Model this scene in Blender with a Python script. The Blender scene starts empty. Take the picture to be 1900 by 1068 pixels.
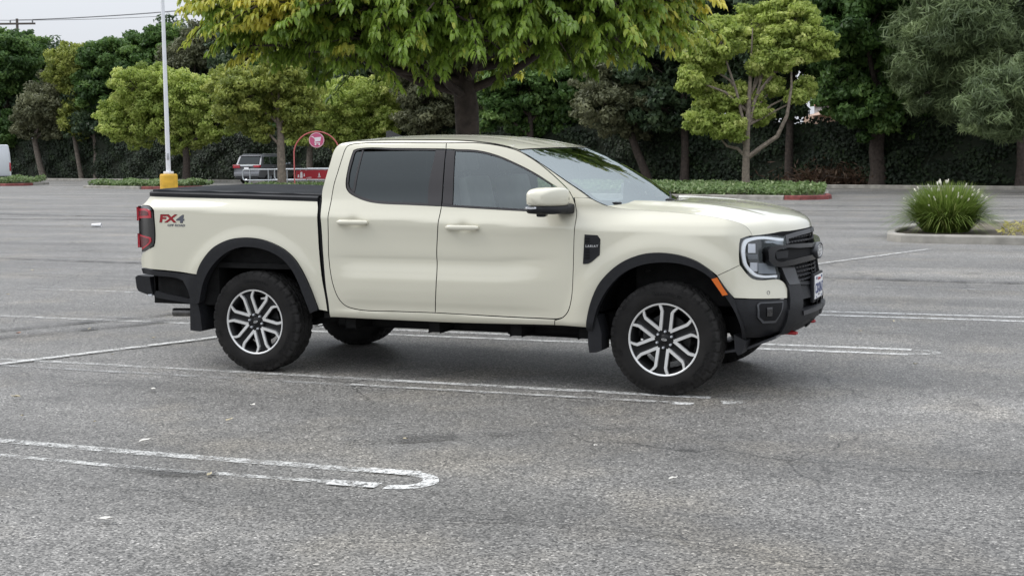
import bpy, bmesh, math, random
import numpy as np
from mathutils import Vector, Matrix
from mathutils.geometry import delaunay_2d_cdt

scene = bpy.context.scene
col = scene.collection
R = math.radians

# ------------------------------------------------------------------ camera
cam_d = bpy.data.cameras.new('camera')
cam = bpy.data.objects.new('camera', cam_d)
col.objects.link(cam)
scene.camera = cam
cam_d.sensor_width = 36.0
cam_d.lens = 2528.2 / 1900 * 36.0
cam_d.clip_start = 0.1
cam_d.clip_end = 2000
CAM = Vector((5.8157, -9.8137, 1.6668))
YAW, PITCH, ROLL = 0.38952, -0.098628, -0.0101
_f = Vector((-math.sin(YAW) * math.cos(PITCH), math.cos(YAW) * math.cos(PITCH), math.sin(PITCH)))
_r = _f.cross(Vector((0, 0, 1))).normalized()
_u = _r.cross(_f)
_r2 = math.cos(ROLL) * _r + math.sin(ROLL) * _u
_u2 = -math.sin(ROLL) * _r + math.cos(ROLL) * _u
cam.matrix_world = Matrix(((_r2.x, _u2.x, -_f.x, CAM.x), (_r2.y, _u2.y, -_f.y, CAM.y), (_r2.z, _u2.z, -_f.z, CAM.z), (0, 0, 0, 1)))

# ------------------------------------------------------------------ overcast daylight
SUN_EL, SUN_AZ = R(50), R(-104)          # azimuth from +Y towards +X
world = bpy.data.worlds.new('World')
scene.world = world
world.use_nodes = True
wn = world.node_tree.nodes
wl = world.node_tree.links
for n in list(wn): wn.remove(n)
w_out = wn.new('ShaderNodeOutputWorld')
w_bg = wn.new('ShaderNodeBackground')
w_sky = wn.new('ShaderNodeTexSky')
w_sky.sky_type = 'NISHITA'
w_sky.sun_disc = False
w_sky.sun_elevation = SUN_EL
w_sky.sun_rotation = SUN_AZ
w_sky.air_density = 1.6
w_sky.dust_density = 4.0
w_sky.ozone_density = 1.0
# an overcast cloud deck over the clear sky, brighter overhead than at the horizon (1 + 2 sin elevation)
w_tc = wn.new('ShaderNodeTexCoord')
w_sep = wn.new('ShaderNodeSeparateXYZ'); wl.new(w_tc.outputs['Generated'], w_sep.inputs[0])
w_el = wn.new('ShaderNodeMapRange')
w_el.inputs[1].default_value = 0.0; w_el.inputs[2].default_value = 1.0; w_el.inputs[3].default_value = 1.0; w_el.inputs[4].default_value = 3.0
wl.new(w_sep.outputs[2], w_el.inputs[0])
w_cl = wn.new('ShaderNodeVectorMath'); w_cl.operation = 'SCALE'
w_cl.inputs[0].default_value = (6.75, 7.05, 7.6)
wl.new(w_el.outputs[0], w_cl.inputs['Scale'])
w_mix = wn.new('ShaderNodeMixRGB')
w_mix.inputs[0].default_value = 0.9
wl.new(w_sky.outputs[0], w_mix.inputs[1])
wl.new(w_cl.outputs[0], w_mix.inputs[2])
wl.new(w_mix.outputs[0], w_bg.inputs[0])
w_bg.inputs[1].default_value = 0.1
wl.new(w_bg.outputs[0], w_out.inputs[0])

sun_d = bpy.data.lights.new('sun', 'SUN')
sun_d.energy = 1.5
sun_d.angle = R(30)
sun_d.color = (1.0, 0.96, 0.9)
sun = bpy.data.objects.new('sun', sun_d)
col.objects.link(sun)
_sd = Vector((math.sin(SUN_AZ) * math.cos(SUN_EL), math.cos(SUN_AZ) * math.cos(SUN_EL), math.sin(SUN_EL)))
sun.rotation_euler = _sd.to_track_quat('Z', 'Y').to_euler()
sun.location = (0, 0, 30)

scene.view_settings.view_transform = 'Standard'
scene.view_settings.look = 'None'
scene.view_settings.gamma = 1.0
scene.view_settings.use_curve_mapping = False
scene.view_settings.exposure = 0.05

# ------------------------------------------------------------------ helpers
rng = np.random.default_rng(7)
random.seed(7)

def tag(o, label=None, cat=None, group=None, kind=None):
    if label: o['label'] = label
    if cat: o['category'] = cat
    if group: o['group'] = group
    if kind: o['kind'] = kind
    return o

def empty(name, loc=(0, 0, 0), rz=0.0):
    o = bpy.data.objects.new(name, None)
    o.empty_display_size = 0.2
    col.objects.link(o)
    o.location = loc
    o.rotation_euler = (0, 0, rz)
    return o

def obj(name, me, mat=None, parent=None):
    o = bpy.data.objects.new(name, me)
    col.objects.link(o)
    if mat is not None:
        for m in (mat if isinstance(mat, (list, tuple)) else [mat]):
            me.materials.append(m)
    if parent is not None: o.parent = parent
    return o

def mesh_fast(name, V, F, smooth=True, attr=None):
    """V (n,3), F (m,k) constant polygon size; attr = per-face value stored as face float attribute 'var'"""
    V = np.ascontiguousarray(V, dtype=np.float32)
    F = np.ascontiguousarray(F, dtype=np.int32)
    me = bpy.data.meshes.new(name)
    me.vertices.add(len(V)); me.vertices.foreach_set('co', V.ravel())
    m, k = F.shape
    me.loops.add(m * k); me.loops.foreach_set('vertex_index', F.ravel())
    me.polygons.add(m)
    me.polygons.foreach_set('loop_start', np.arange(0, m * k, k, dtype=np.int32))
    me.polygons.foreach_set('loop_total', np.full(m, k, dtype=np.int32))
    me.polygons.foreach_set('use_smooth', np.full(m, bool(smooth)))
    if attr is not None:
        a = me.attributes.new('var', 'FLOAT', 'FACE')
        a.data.foreach_set('value', np.ascontiguousarray(attr, dtype=np.float32))
    me.update(calc_edges=True)
    return me

class MB:
    """collects simple solids into one mesh"""
    def __init__(s): s.v = []; s.f = []; s.mi = []; s.sm = []
    def add(s, V, F, mi=0, smooth=False):
        b = len(s.v)
        s.v += [tuple(map(float, q)) for q in V]
        for q in F:
            s.f.append(tuple(b + i for i in q)); s.mi.append(mi); s.sm.append(smooth)
        return s
    def box(s, lo, hi, mi=0, bev=0.0, rot=None, ctr=None):
        lo = Vector(lo); hi = Vector(hi)
        bm = bmesh.new()
        bmesh.ops.create_cube(bm, size=1.0)
        for v in bm.verts:
            v.co = Vector([lo[i] + (v.co[i] + .5) * (hi[i] - lo[i]) for i in range(3)])
        if bev > 0:
            bmesh.ops.bevel(bm, geom=bm.edges[:], offset=bev, segments=2, affect='EDGES', profile=.6)
        if rot is not None:
            c = Vector(ctr) if ctr is not None else (lo + hi) / 2
            for v in bm.verts: v.co = rot @ (v.co - c) + c
        s.addbm(bm, mi, bev > 0); return s
    def addbm(s, bm, mi=0, smooth=False):
        bm.verts.index_update()
        s.add([v.co[:] for v in bm.verts], [[v.index for v in f.verts] for f in bm.faces], mi, smooth)
        bm.free()
    def tube(s, pts, rad, n=8, mi=0, caps=True, smooth=True):
        P = [Vector(q) for q in pts]
        rr = rad if isinstance(rad, (list, tuple, np.ndarray)) else [rad] * len(P)
        V = []; prev = None
        for i, q in enumerate(P):
            t = (P[min(i + 1, len(P) - 1)] - P[max(i - 1, 0)]).normalized()
            if prev is None:
                a = Vector((0, 0, 1)) if abs(t.z) < .9 else Vector((1, 0, 0))
                e1 = t.cross(a).normalized()
            else:
                e1 = (prev - t * prev.dot(t)).normalized()
            prev = e1; e2 = t.cross(e1)
            for k in range(n):
                an = 2 * math.pi * k / n
                V.append(q + (e1 * math.cos(an) + e2 * math.sin(an)) * rr[i])
        F = []
        for i in range(len(P) - 1):
            for k in range(n):
                F.append((i * n + k, i * n + (k + 1) % n, (i + 1) * n + (k + 1) % n, (i + 1) * n + k))
        if caps:
            F.append(tuple(reversed(range(n)))); F.append(tuple(range((len(P) - 1) * n, len(P) * n)))
        s.add(V, F, mi, smooth); return s
    def lathe(s, prof, axis='Z', n=32, mi=0, c=(0, 0, 0), smooth=True, close=False):
        """prof list of (r, h)"""
        V = []; F = []; m = len(prof)
        for k in range(n):
            a = 2 * math.pi * k / n
            for r_, h in prof:
                q = (r_ * math.cos(a), r_ * math.sin(a), h)
                if axis == 'Y': q = (q[0], q[2], q[1])
                if axis == 'X': q = (q[2], q[0], q[1])
                V.append((q[0] + c[0], q[1] + c[1], q[2] + c[2]))
        mm = m if close else m - 1
        for k in range(n):
            for i in range(mm):
                j = (i + 1) % m
                q = (k * m + i, ((k + 1) % n) * m + i, ((k + 1) % n) * m + j, k * m + j)
                F.append(q if axis != 'Y' else q[::-1])
        s.add(V, F, mi, smooth); return s
    def prism(s, outline, z0, z1, plane='XZ', mi=0):
        """outline 2-D polygon extruded along the third axis"""
        n = len(outline)
        def P(a, b, c):
            return {'XZ': (a, c, b), 'XY': (a, b, c), 'YZ': (c, a, b)}[plane]
        V = [P(a, b, z0) for a, b in outline] + [P(a, b, z1) for a, b in outline]
        F = [tuple(range(n))[::-1], tuple(range(n, 2 * n))] + [(i, (i + 1) % n, n + (i + 1) % n, n + i) for i in range(n)]
        s.add(V, F, mi); return s
    def build(s, name, mat, parent=None, sharp=40):
        me = bpy.data.meshes.new(name)
        me.from_pydata(s.v, [], s.f)
        me.polygons.foreach_set('material_index', s.mi)
        me.polygons.foreach_set('use_smooth', s.sm)
        bm = bmesh.new(); bm.from_mesh(me)
        bmesh.ops.recalc_face_normals(bm, faces=bm.faces)
        for e in bm.edges:
            if len(e.link_faces) == 2 and e.calc_face_angle(0) > R(sharp): e.smooth = False
        bm.to_mesh(me); bm.free()
        return obj(name, me, mat, parent)

# ------------------------------------------------------------------ materials
MATS = {}
def nodes(name):
    m = bpy.data.materials.new(name); m.use_nodes = True
    nt = m.node_tree
    b = nt.nodes['Principled BSDF']
    MATS[name] = m
    return m, nt, b

def mat(name, color, rough=.5, metal=0., coat=0., spec=.5, noise=None, bump=None, emis=None):
    m, nt, b = nodes(name)
    b.inputs['Base Color'].default_value = (*color, 1)
    b.inputs['Roughness'].default_value = rough
    b.inputs['Metallic'].default_value = metal
    b.inputs['Coat Weight'].default_value = coat
    b.inputs['Coat Roughness'].default_value = .03
    b.inputs['Specular IOR Level'].default_value = spec
    if noise or bump:
        tc = nt.nodes.new('ShaderNodeTexCoord')
    if noise:                        # (scale, amount)
        nz = nt.nodes.new('ShaderNodeTexNoise'); nz.inputs['Scale'].default_value = noise[0]; nz.inputs['Detail'].default_value = 6
        nt.links.new(tc.outputs['Object'], nz.inputs['Vector'])
        hs = nt.nodes.new('ShaderNodeMixRGB'); hs.blend_type = 'MIX'
        a = noise[1]
        hs.inputs[1].default_value = tuple(c * (1 - a) for c in color) + (1,)
        hs.inputs[2].default_value = tuple(min(1, c * (1 + a)) for c in color) + (1,)
        rp = nt.nodes.new('ShaderNodeMapRange'); rp.inputs[1].default_value = .3; rp.inputs[2].default_value = .7
        nt.links.new(nz.outputs[0], rp.inputs[0]); nt.links.new(rp.outputs[0], hs.inputs[0])
        nt.links.new(hs.outputs[0], b.inputs['Base Color'])
    if bump:                         # (scale, strength)
        n2 = nt.nodes.new('ShaderNodeTexNoise'); n2.inputs['Scale'].default_value = bump[0]; n2.inputs['Detail'].default_value = 5
        nt.links.new(tc.outputs['Object'], n2.inputs['Vector'])
        bp = nt.nodes.new('ShaderNodeBump'); bp.inputs['Strength'].default_value = bump[1]; bp.inputs['Distance'].default_value = .02
        nt.links.new(n2.outputs[0], bp.inputs['Height']); nt.links.new(bp.outputs[0], b.inputs['Normal'])
    if emis:
        b.inputs['Emission Color'].default_value = (*emis[0], 1); b.inputs['Emission Strength'].default_value = emis[1]
    return m

def mat_leaf(name, c0, c1, c2, rough=.45, trans=.35):
    """leaf colours picked per leaf from the face attribute 'var'"""
    m, nt, b = nodes(name)
    at = nt.nodes.new('ShaderNodeAttribute'); at.attribute_name = 'var'
    cr = nt.nodes.new('ShaderNodeValToRGB')
    e = cr.color_ramp.elements
    e[0].position = 0; e[0].color = (*c0, 1)
    e[1].position = 1; e[1].color = (*c2, 1)
    k = e.new(.55); k.color = (*c1, 1)
    nt.links.new(at.outputs['Fac'], cr.inputs[0])
    nt.links.new(cr.outputs[0], b.inputs['Base Color'])
    b.inputs['Roughness'].default_value = rough
    b.inputs['Specular IOR Level'].default_value = .35
    tr = nt.nodes.new('ShaderNodeBsdfTranslucent')
    mx = nt.nodes.new('ShaderNodeMixShader'); mx.inputs[0].default_value = trans
    nt.links.new(cr.outputs[0], tr.inputs[0])
    nt.links.new(b.outputs[0], mx.inputs[1]); nt.links.new(tr.outputs[0], mx.inputs[2])
    nt.links.new(mx.outputs[0], nt.nodes['Material Output'].inputs[0])
    return m

def mat_glass(name, tint, ior=1.6, rough=.0):
    m, nt, b = nodes(name)
    nt.nodes.remove(b)
    t = nt.nodes.new('ShaderNodeBsdfTransparent'); t.inputs[0].default_value = (*tint, 1)
    g = nt.nodes.new('ShaderNodeBsdfGlossy'); g.inputs['Roughness'].default_value = rough; g.inputs['Color'].default_value = (.90, .99, 1, 1)
    f = nt.nodes.new('ShaderNodeFresnel'); f.inputs[0].default_value = ior
    mx = nt.nodes.new('ShaderNodeMixShader')
    nt.links.new(f.outputs[0], mx.inputs[0]); nt.links.new(t.outputs[0], mx.inputs[1]); nt.links.new(g.outputs[0], mx.inputs[2])
    nt.links.new(mx.outputs[0], nt.nodes['Material Output'].inputs[0])
    return m

def text_mesh(txt, size=1.0, extrude=0.0, bold=0.0, shear=0.0, space=1.0):
    """centred text as arrays (verts, faces)"""
    cu = bpy.data.curves.new('t', 'FONT'); cu.body = txt; cu.size = size
    cu.align_x = 'CENTER'; cu.align_y = 'CENTER'; cu.extrude = extrude; cu.offset = bold; cu.shear = shear; cu.space_character = space
    cu.resolution_u = 3
    o = bpy.data.objects.new('t', cu); col.objects.link(o)
    bpy.context.view_layer.update()
    me = o.evaluated_get(bpy.context.evaluated_depsgraph_get()).to_mesh()
    V = [v.co.copy() for v in me.vertices]; F = [tuple(q.vertices) for q in me.polygons]
    o.to_mesh_clear(); bpy.data.objects.remove(o); bpy.data.curves.remove(cu)
    return V, F
# ------------------------------------------------------------------ trees: kind, trunk foot, crown clumps (x, y, z, radius)
TREES = [
    ('pine', 'pine', (3.91, 50.52), [(1.65,48.67,6.75,1.95),(2.96,52.05,5.63,1.94),(0.41,50.03,5.15,1.35),(3.8,51.12,7.08,2.0),(0.11,48.94,3.9,0.84),(1.16,48.49,6.12,1.85),(-0.52,49.68,4.72,0.79),(4.88,52.11,5.12,2.03),(2.52,50.76,8.65,2.45),(1.04,49.31,3.56,0.78)]),
    ('pine2', 'pine', (5.28, 44.32), [(3.42,42.85,3.21,1.21),(2.72,44.02,2.8,0.76),(4.11,44.44,2.84,1.1),(4.46,44.28,3.91,1.19),(3.74,43.65,3.91,0.89),(5.23,43.6,3.09,1.17)]),
    ('pom', 'pom', (-2.23, 52.86), [(-2.83,51.74,7.44,2.0),(-4.04,53.76,5.87,1.52),(-1.94,54.14,5.58,1.82),(-1.02,54.0,7.08,1.68),(-3.65,52.17,3.99,1.08),(-2.45,52.0,3.37,1.3),(-1.49,54.19,3.52,1.02),(-4.45,53.17,7.41,1.45),(-2.42,53.68,9.49,2.64),(-4.12,52.1,4.71,0.96),(-0.62,53.16,2.88,0.72)]),
    ('yg', 'yellow', (-5.91, 42.90), [(-6.84,42.22,5.88,1.03),(-6.02,44.18,6.51,1.02),(-7.74,42.88,5.13,0.84),(-4.41,44.08,6.54,1.05),(-3.53,44.06,5.68,0.75),(-4.67,43.34,5.05,0.62),(-7.18,43.24,3.67,0.8),(-6.23,43.29,3.54,0.72),(-7.64,42.36,2.82,0.55),(-6.48,42.56,2.49,0.63),(-5.35,43.11,4.96,0.54),(-3.97,44.31,4.04,0.42),(-5.05,43.7,4.05,0.38),(-4.14,43.88,3.62,0.34),(-5.11,43.42,5.69,0.73),(-7.74,42.04,4.37,0.58),(-5.55,43.59,3.01,0.46),(-4.87,44.27,7.09,0.84)]),
    ('dk', 'dark', (-6.40, 54.24), [(-7.12,53.17,7.28,1.85),(-6.31,55.55,5.56,1.07),(-9.43,54.47,7.74,2.04),(-8.03,54.0,5.16,1.21),(-6.6,54.19,9.55,2.24),(-5.59,54.22,6.81,1.24),(-7.06,54.89,4.04,0.81),(-6.23,54.86,4.34,0.56),(-7.64,54.0,3.65,0.76),(-6.31,54.32,3.5,0.55),(-5.04,54.75,4.6,0.55)]),
    ('dk2', 'dark', (-11.94, 56.06), [(-12.83,55.13,3.79,1.11),(-12.37,57.43,5.18,1.49),(-11.6,56.83,3.41,1.02),(-13.55,55.91,5.94,1.47),(-11.2,56.3,7.19,1.85),(-12.3,55.37,7.43,1.57)]),
    ('gb', 'greybrown', (-13.70, 55.94), [(-15.62,54.53,3.97,1.19),(-15.21,56.73,5.24,1.31),(-14.4,56.15,3.0,0.81),(-16.3,55.3,5.2,1.08),(-15.15,55.23,3.18,0.86),(-13.72,55.53,4.35,0.96)]),
    ('pom2', 'pom', (-21.08, 58.56), [(-22.6,57.39,3.92,1.09),(-21.13,59.95,3.75,1.53),(-19.21,59.96,3.42,1.05),(-21.86,58.65,5.09,1.45),(-19.41,59.12,5.18,1.44),(-23.15,57.29,5.49,1.14),(-21.69,60.22,6.74,1.76)]),
    ('gb2', 'greybrown', (-28.82, 60.90), [(-28.23,60.51,4.57,1.28),(-29.7,62.02,5.89,1.31),(-27.97,61.95,3.62,1.18),(-29.03,61.07,3.69,0.99),(-26.74,61.67,4.88,1.23),(-29.07,60.24,7.0,1.53)]),
    ('yg3', 'yellow', (-35.89, 60.52), [(-33.56,60.71,4.54,1.45),(-32.77,63.24,4.76,1.42),(-35.72,61.28,3.43,1.22),(-33.79,61.57,2.99,1.27),(-31.57,62.14,3.44,1.01),(-36.1,60.03,2.92,0.76),(-33.25,62.73,3.64,1.16),(-35.15,61.6,4.45,1.15)]),
    ('yg2', 'olive', (-30.17, 48.16), [(-31.56,47.03,4.63,1.18),(-31.07,49.17,4.83,1.34),(-31.71,48.15,3.54,1.01),(-32.45,47.49,3.88,0.95),(-29.13,48.48,4.1,1.05),(-29.9,47.84,5.79,1.18),(-33.15,48.04,5.11,0.94),(-29.79,48.78,3.2,0.69),(-31.24,47.87,2.82,0.53)]),
    ('yg1', 'yellow', (-46.18, 62.64), [(-48.74,61.11,6.07,1.28),(-50.88,61.87,4.39,1.1),(-47.95,62.92,6.29,1.24),(-47.69,62.34,4.33,1.64),(-45.23,62.83,5.04,1.56),(-43.97,62.91,3.6,1.15),(-49.8,62.32,3.48,1.24),(-46.71,63.07,3.03,1.24),(-50.61,61.05,3.41,0.82),(-44.36,63.48,5.88,1.02),(-46.04,62.13,5.7,1.35),(-45.84,63.71,3.2,0.96)]),
    ('j5', 'greybrown', (-52.07, 71.93), [(-51.75,71.78,9.04,1.45),(-51.82,73.91,7.83,1.55),(-53.41,72.66,8.28,1.39),(-51.75,73.01,10.07,1.15),(-49.89,73.02,9.24,1.72)]),
    ('j4', 'pom', (-58.34, 72.95), [(-59.51,72.11,8.69,1.49),(-59.1,74.74,9.62,1.61),(-56.86,75.0,9.95,1.36),(-60.51,72.62,6.47,1.67),(-58.34,73.02,7.8,1.66),(-55.07,74.14,8.92,1.26),(-57.9,75.03,8.88,1.44),(-61.56,72.77,7.69,1.2)]),
    ('j4b', 'dark', (-61.67, 73.00), [(-60.64,72.66,4.5,1.43),(-61.16,74.95,6.17,1.63),(-62.62,73.64,5.76,1.46),(-62.78,72.8,3.75,1.05)]),
    ('j3', 'olive', (-62.99, 72.91), [(-63.07,72.57,8.84,1.44),(-63.75,74.46,6.63,1.72),(-63.5,73.6,4.49,1.46),(-64.3,73.07,7.79,1.21)]),
    ('j2', 'greybrown', (-67.35, 73.82), [(-66.24,73.43,5.76,1.72),(-68.88,74.44,4.19,1.25),(-66.41,75.39,7.14,1.5),(-66.47,74.48,4.15,1.32),(-68.36,73.45,5.28,0.99)]),
    ('j1', 'pom', (-73.72, 76.62), [(-72.34,76.49,9.68,2.05),(-72.62,79.19,8.86,1.75),(-74.54,77.68,6.68,2.18),(-72.37,78.14,10.43,1.47),(-73.0,76.62,4.17,1.55),(-74.51,75.14,9.04,2.56),(-73.46,78.65,7.03,1.75)]),
    ('f1', 'dark', (-47.59, 71.51), [(-46.88,70.81,8.61,2.29),(-50.08,72.51,6.76,1.91),(-46.59,73.33,7.07,2.08),(-48.72,71.36,4.25,1.81),(-46.02,71.79,4.03,1.72),(-46.98,70.8,5.68,1.85),(-48.59,73.91,11.51,2.29)]),
    ('f2', 'pom', (-41.40, 69.46), [(-40.79,68.8,8.61,2.19),(-43.73,70.47,6.86,1.82),(-40.42,71.25,7.15,1.99),(-42.49,69.36,4.46,1.73),(-39.93,69.76,4.24,1.64),(-40.87,68.8,5.82,1.77),(-42.3,71.82,11.4,2.19)]),
    ('f3', 'dark', (-35.49, 67.51), [(-34.99,66.89,8.6,2.09),(-37.68,68.53,6.93,1.74),(-34.53,69.27,7.21,1.9),(-36.54,67.45,4.63,1.65),(-34.12,67.82,4.42,1.57),(-35.05,66.89,5.93,1.69),(-36.3,69.82,11.27,2.1)]),
    ('f4', 'pom', (-29.87, 65.66), [(-29.45,65.02,8.1,2.0),(-31.9,66.64,6.49,1.66),(-28.92,67.33,6.76,1.82),(-30.87,65.58,4.3,1.58),(-28.58,65.93,4.1,1.5),(-29.5,65.03,5.54,1.62),(-30.58,67.88,10.64,2.0)]),
    ('f5', 'dark', (-25.12, 64.09), [(-24.79,63.5,8.27,1.92),(-27.04,65.1,6.74,1.6),(-24.2,65.75,7.0,1.75),(-26.1,64.06,4.63,1.51),(-23.92,64.38,4.43,1.44),(-24.83,63.51,5.82,1.56),(-25.76,66.29,10.73,1.92)]),
    ('f6', 'pom', (-19.46, 62.22), [(-19.22,61.66,8.2,1.83),(-21.23,63.23,6.76,1.52),(-18.56,63.85,7.0,1.66),(-20.39,62.22,4.74,1.44),(-18.34,62.52,4.55,1.37),(-19.24,61.67,5.87,1.48),(-20.0,64.37,10.55,1.83)]),
    ('f7', 'dark', (-16.16, 61.66), [(-15.98,61.11,8.31,1.79),(-17.86,62.69,6.9,1.49),(-15.26,63.28,7.14,1.63),(-17.08,61.69,4.93,1.41),(-15.09,61.97,4.74,1.34),(-15.99,61.13,6.03,1.45),(-16.65,63.81,10.61,1.79)]),
    ('f8', 'pom', (-11.42, 60.62), [(-11.32,60.07,8.02,1.72),(-13.01,61.64,6.67,1.43),(-10.53,62.19,6.89,1.57),(-12.31,60.65,4.77,1.36),(-10.42,60.91,4.59,1.29),(-11.32,60.09,5.82,1.39),(-11.83,62.72,10.24,1.72)]),
    ('f9', 'dark', (-3.76, 59.14), [(-3.79,58.63,8.09,1.62),(-5.18,60.19,6.83,1.35),(-2.89,60.69,7.04,1.47),(-4.61,59.22,5.04,1.28),(-2.88,59.44,4.87,1.21),(-3.77,58.66,6.03,1.31),(-4.05,61.21,10.19,1.62)]),
    ('f10', 'dark', (0.50, 56.69), [(0.43,56.08,6.7,1.53),(-0.76,57.59,5.48,1.27),(1.38,58.06,5.69,1.39),(-0.27,56.66,3.81,1.2),(1.33,56.87,3.65,1.14),(0.47,56.12,4.75,1.23),(0.31,58.56,8.65,1.53)]),
    ('f11', 'dark', (-57.02, 76.72), [(-56.09,75.73,6.47,2.49),(-59.71,77.5,4.37,2.07),(-55.88,78.41,4.73,2.27),(-58.17,76.29,1.68,1.96),(-55.2,76.77,1.45,1.87),(-56.21,75.71,3.28,2.02),(-58.11,79.02,9.53,2.5)]),
    ('f12', 'dark', (-72.62, 80.81), [(-71.39,79.65,5.49,2.73),(-75.64,81.47,3.15,2.27),(-71.4,82.49,3.55,2.48),(-73.83,80.2,0.23,2.15),(-70.52,80.75,-0.01,2.04),(-71.55,79.62,1.99,2.21),(-73.92,83.12,8.79,2.73)]),
]
# ------------------------------------------------------------------ ground
def asphalt():
    m, nt, b = nodes('asphalt')
    N = nt.nodes.new; L = nt.links.new
    tc = N('ShaderNodeTexCoord')
    def noise(scale, detail, vec=None, rough=.55):
        n = N('ShaderNodeTexNoise'); n.inputs['Scale'].default_value = scale; n.inputs['Detail'].default_value = detail; n.inputs['Roughness'].default_value = rough
        L(vec if vec is not None else tc.outputs['Object'], n.inputs['Vector']); return n
    def ramp(src, a, c, v0, v1):
        r = N('ShaderNodeMapRange'); r.inputs[1].default_value = a; r.inputs[2].default_value = c; r.inputs[3].default_value = v0; r.inputs[4].default_value = v1
        L(src, r.inputs[0]); return r.outputs[0]
    def mul(a, c):
        r = N('ShaderNodeMath'); r.operation = 'MULTIPLY'; L(a, r.inputs[0]); L(c, r.inputs[1]); return r.outputs[0]
    # stones set in the binder
    vo = N('ShaderNodeTexVoronoi'); vo.inputs['Scale'].default_value = 100; L(tc.outputs['Object'], vo.inputs['Vector'])
    sv = N('ShaderNodeSeparateXYZ'); L(vo.outputs['Color'], sv.inputs[0])
    stone = ramp(sv.outputs[0], .0, 1., .22, 1.85)
    bright = ramp(sv.outputs[1], .80, 1., 1.0, 2.1)
    fine = ramp(noise(260, 3).outputs[0], .3, .7, .8, 1.2)
    # worn lanes and patches
    mp = N('ShaderNodeMapping'); mp.inputs['Rotation'].default_value = (0, 0, R(8)); mp.inputs['Scale'].default_value = (.10, .75, 1); L(tc.outputs['Object'], mp.inputs[0])
    lane = ramp(noise(1.0, 5, mp.outputs[0]).outputs[0], .34, .66, .78, 1.22)
    mp2 = N('ShaderNodeMapping'); mp2.inputs['Rotation'].default_value = (0, 0, R(-24)); mp2.inputs['Scale'].default_value = (.05, .55, 1); L(tc.outputs['Object'], mp2.inputs[0])
    lane2 = ramp(noise(1.0, 4, mp2.outputs[0]).outputs[0], .36, .64, .86, 1.14)
    patch = ramp(noise(.55, 6).outputs[0], .3, .7, .86, 1.14)
    mid = ramp(noise(3.2, 5).outputs[0], .3, .7, .90, 1.10)
    stain = ramp(noise(.9, 4, None, .5).outputs[0], .36, .27, 1.0, .60)
    spot = ramp(noise(6.5, 2, None, .4).outputs[0], .27, .22, 1.0, .6)
    # hairline cracks, here and there
    dn = noise(1.3, 4)
    mx = N('ShaderNodeMixRGB'); mx.blend_type = 'ADD'; mx.inputs[0].default_value = .6
    L(tc.outputs['Object'], mx.inputs[1]); L(dn.outputs['Color'], mx.inputs[2])
    cv = N('ShaderNodeTexVoronoi'); cv.feature = 'DISTANCE_TO_EDGE'; cv.inputs['Scale'].default_value = .33; L(mx.outputs[0], cv.inputs['Vector'])
    crack = ramp(cv.outputs['Distance'], .0, .004, .30, 1.0)
    cm = ramp(noise(.4, 2).outputs[0], .46, .54, 0, 1)
    cmx = N('ShaderNodeMix'); L(cm, cmx.inputs[0]); cmx.inputs[2].default_value = 1.0; L(crack, cmx.inputs[3])
    v = mul(mul(mul(stone, bright), fine), mul(lane, patch))
    v = mul(v, mul(mul(mid, lane2), mul(stain, spot)))
    v = mul(v, cmx.outputs[0])
    base = N('ShaderNodeMixRGB'); base.blend_type = 'MULTIPLY'; base.inputs[0].default_value = 1
    tint = N('ShaderNodeMixRGB'); tint.inputs[1].default_value = (.126, .1215, .113, 1); tint.inputs[2].default_value = (.150, .137, .115, 1)
    L(ramp(noise(.8, 4).outputs[0], .5, .75, 0, 1), tint.inputs[0])
    cb = N('ShaderNodeCombineXYZ'); L(v, cb.inputs[0]); L(v, cb.inputs[1]); L(v, cb.inputs[2])
    L(tint.outputs[0], base.inputs[1]); L(cb.outputs[0], base.inputs[2])
    L(base.outputs[0], b.inputs['Base Color'])
    b.inputs['Roughness'].default_value = .62; b.inputs['Specular IOR Level'].default_value = .5
    bp = N('ShaderNodeBump'); bp.inputs['Strength'].default_value = .55; bp.inputs['Distance'].default_value = .006
    L(sv.outputs[0], bp.inputs['Height']); L(bp.outputs[0], b.inputs['Normal'])
    return m
gv = [-1200, -300, -120, -60, -30, -12, 0, 12, 30, 60, 120, 300, 1200]
V = [(x, y, 0) for y in gv for x in gv]
n_ = len(gv)
me = mesh_fast('ground', V, [(j*n_+i, j*n_+i+1, (j+1)*n_+i+1, (j+1)*n_+i) for j in range(n_-1) for i in range(n_-1)], False)
tag(obj('asphalt_ground', me, asphalt()), kind='structure')

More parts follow.
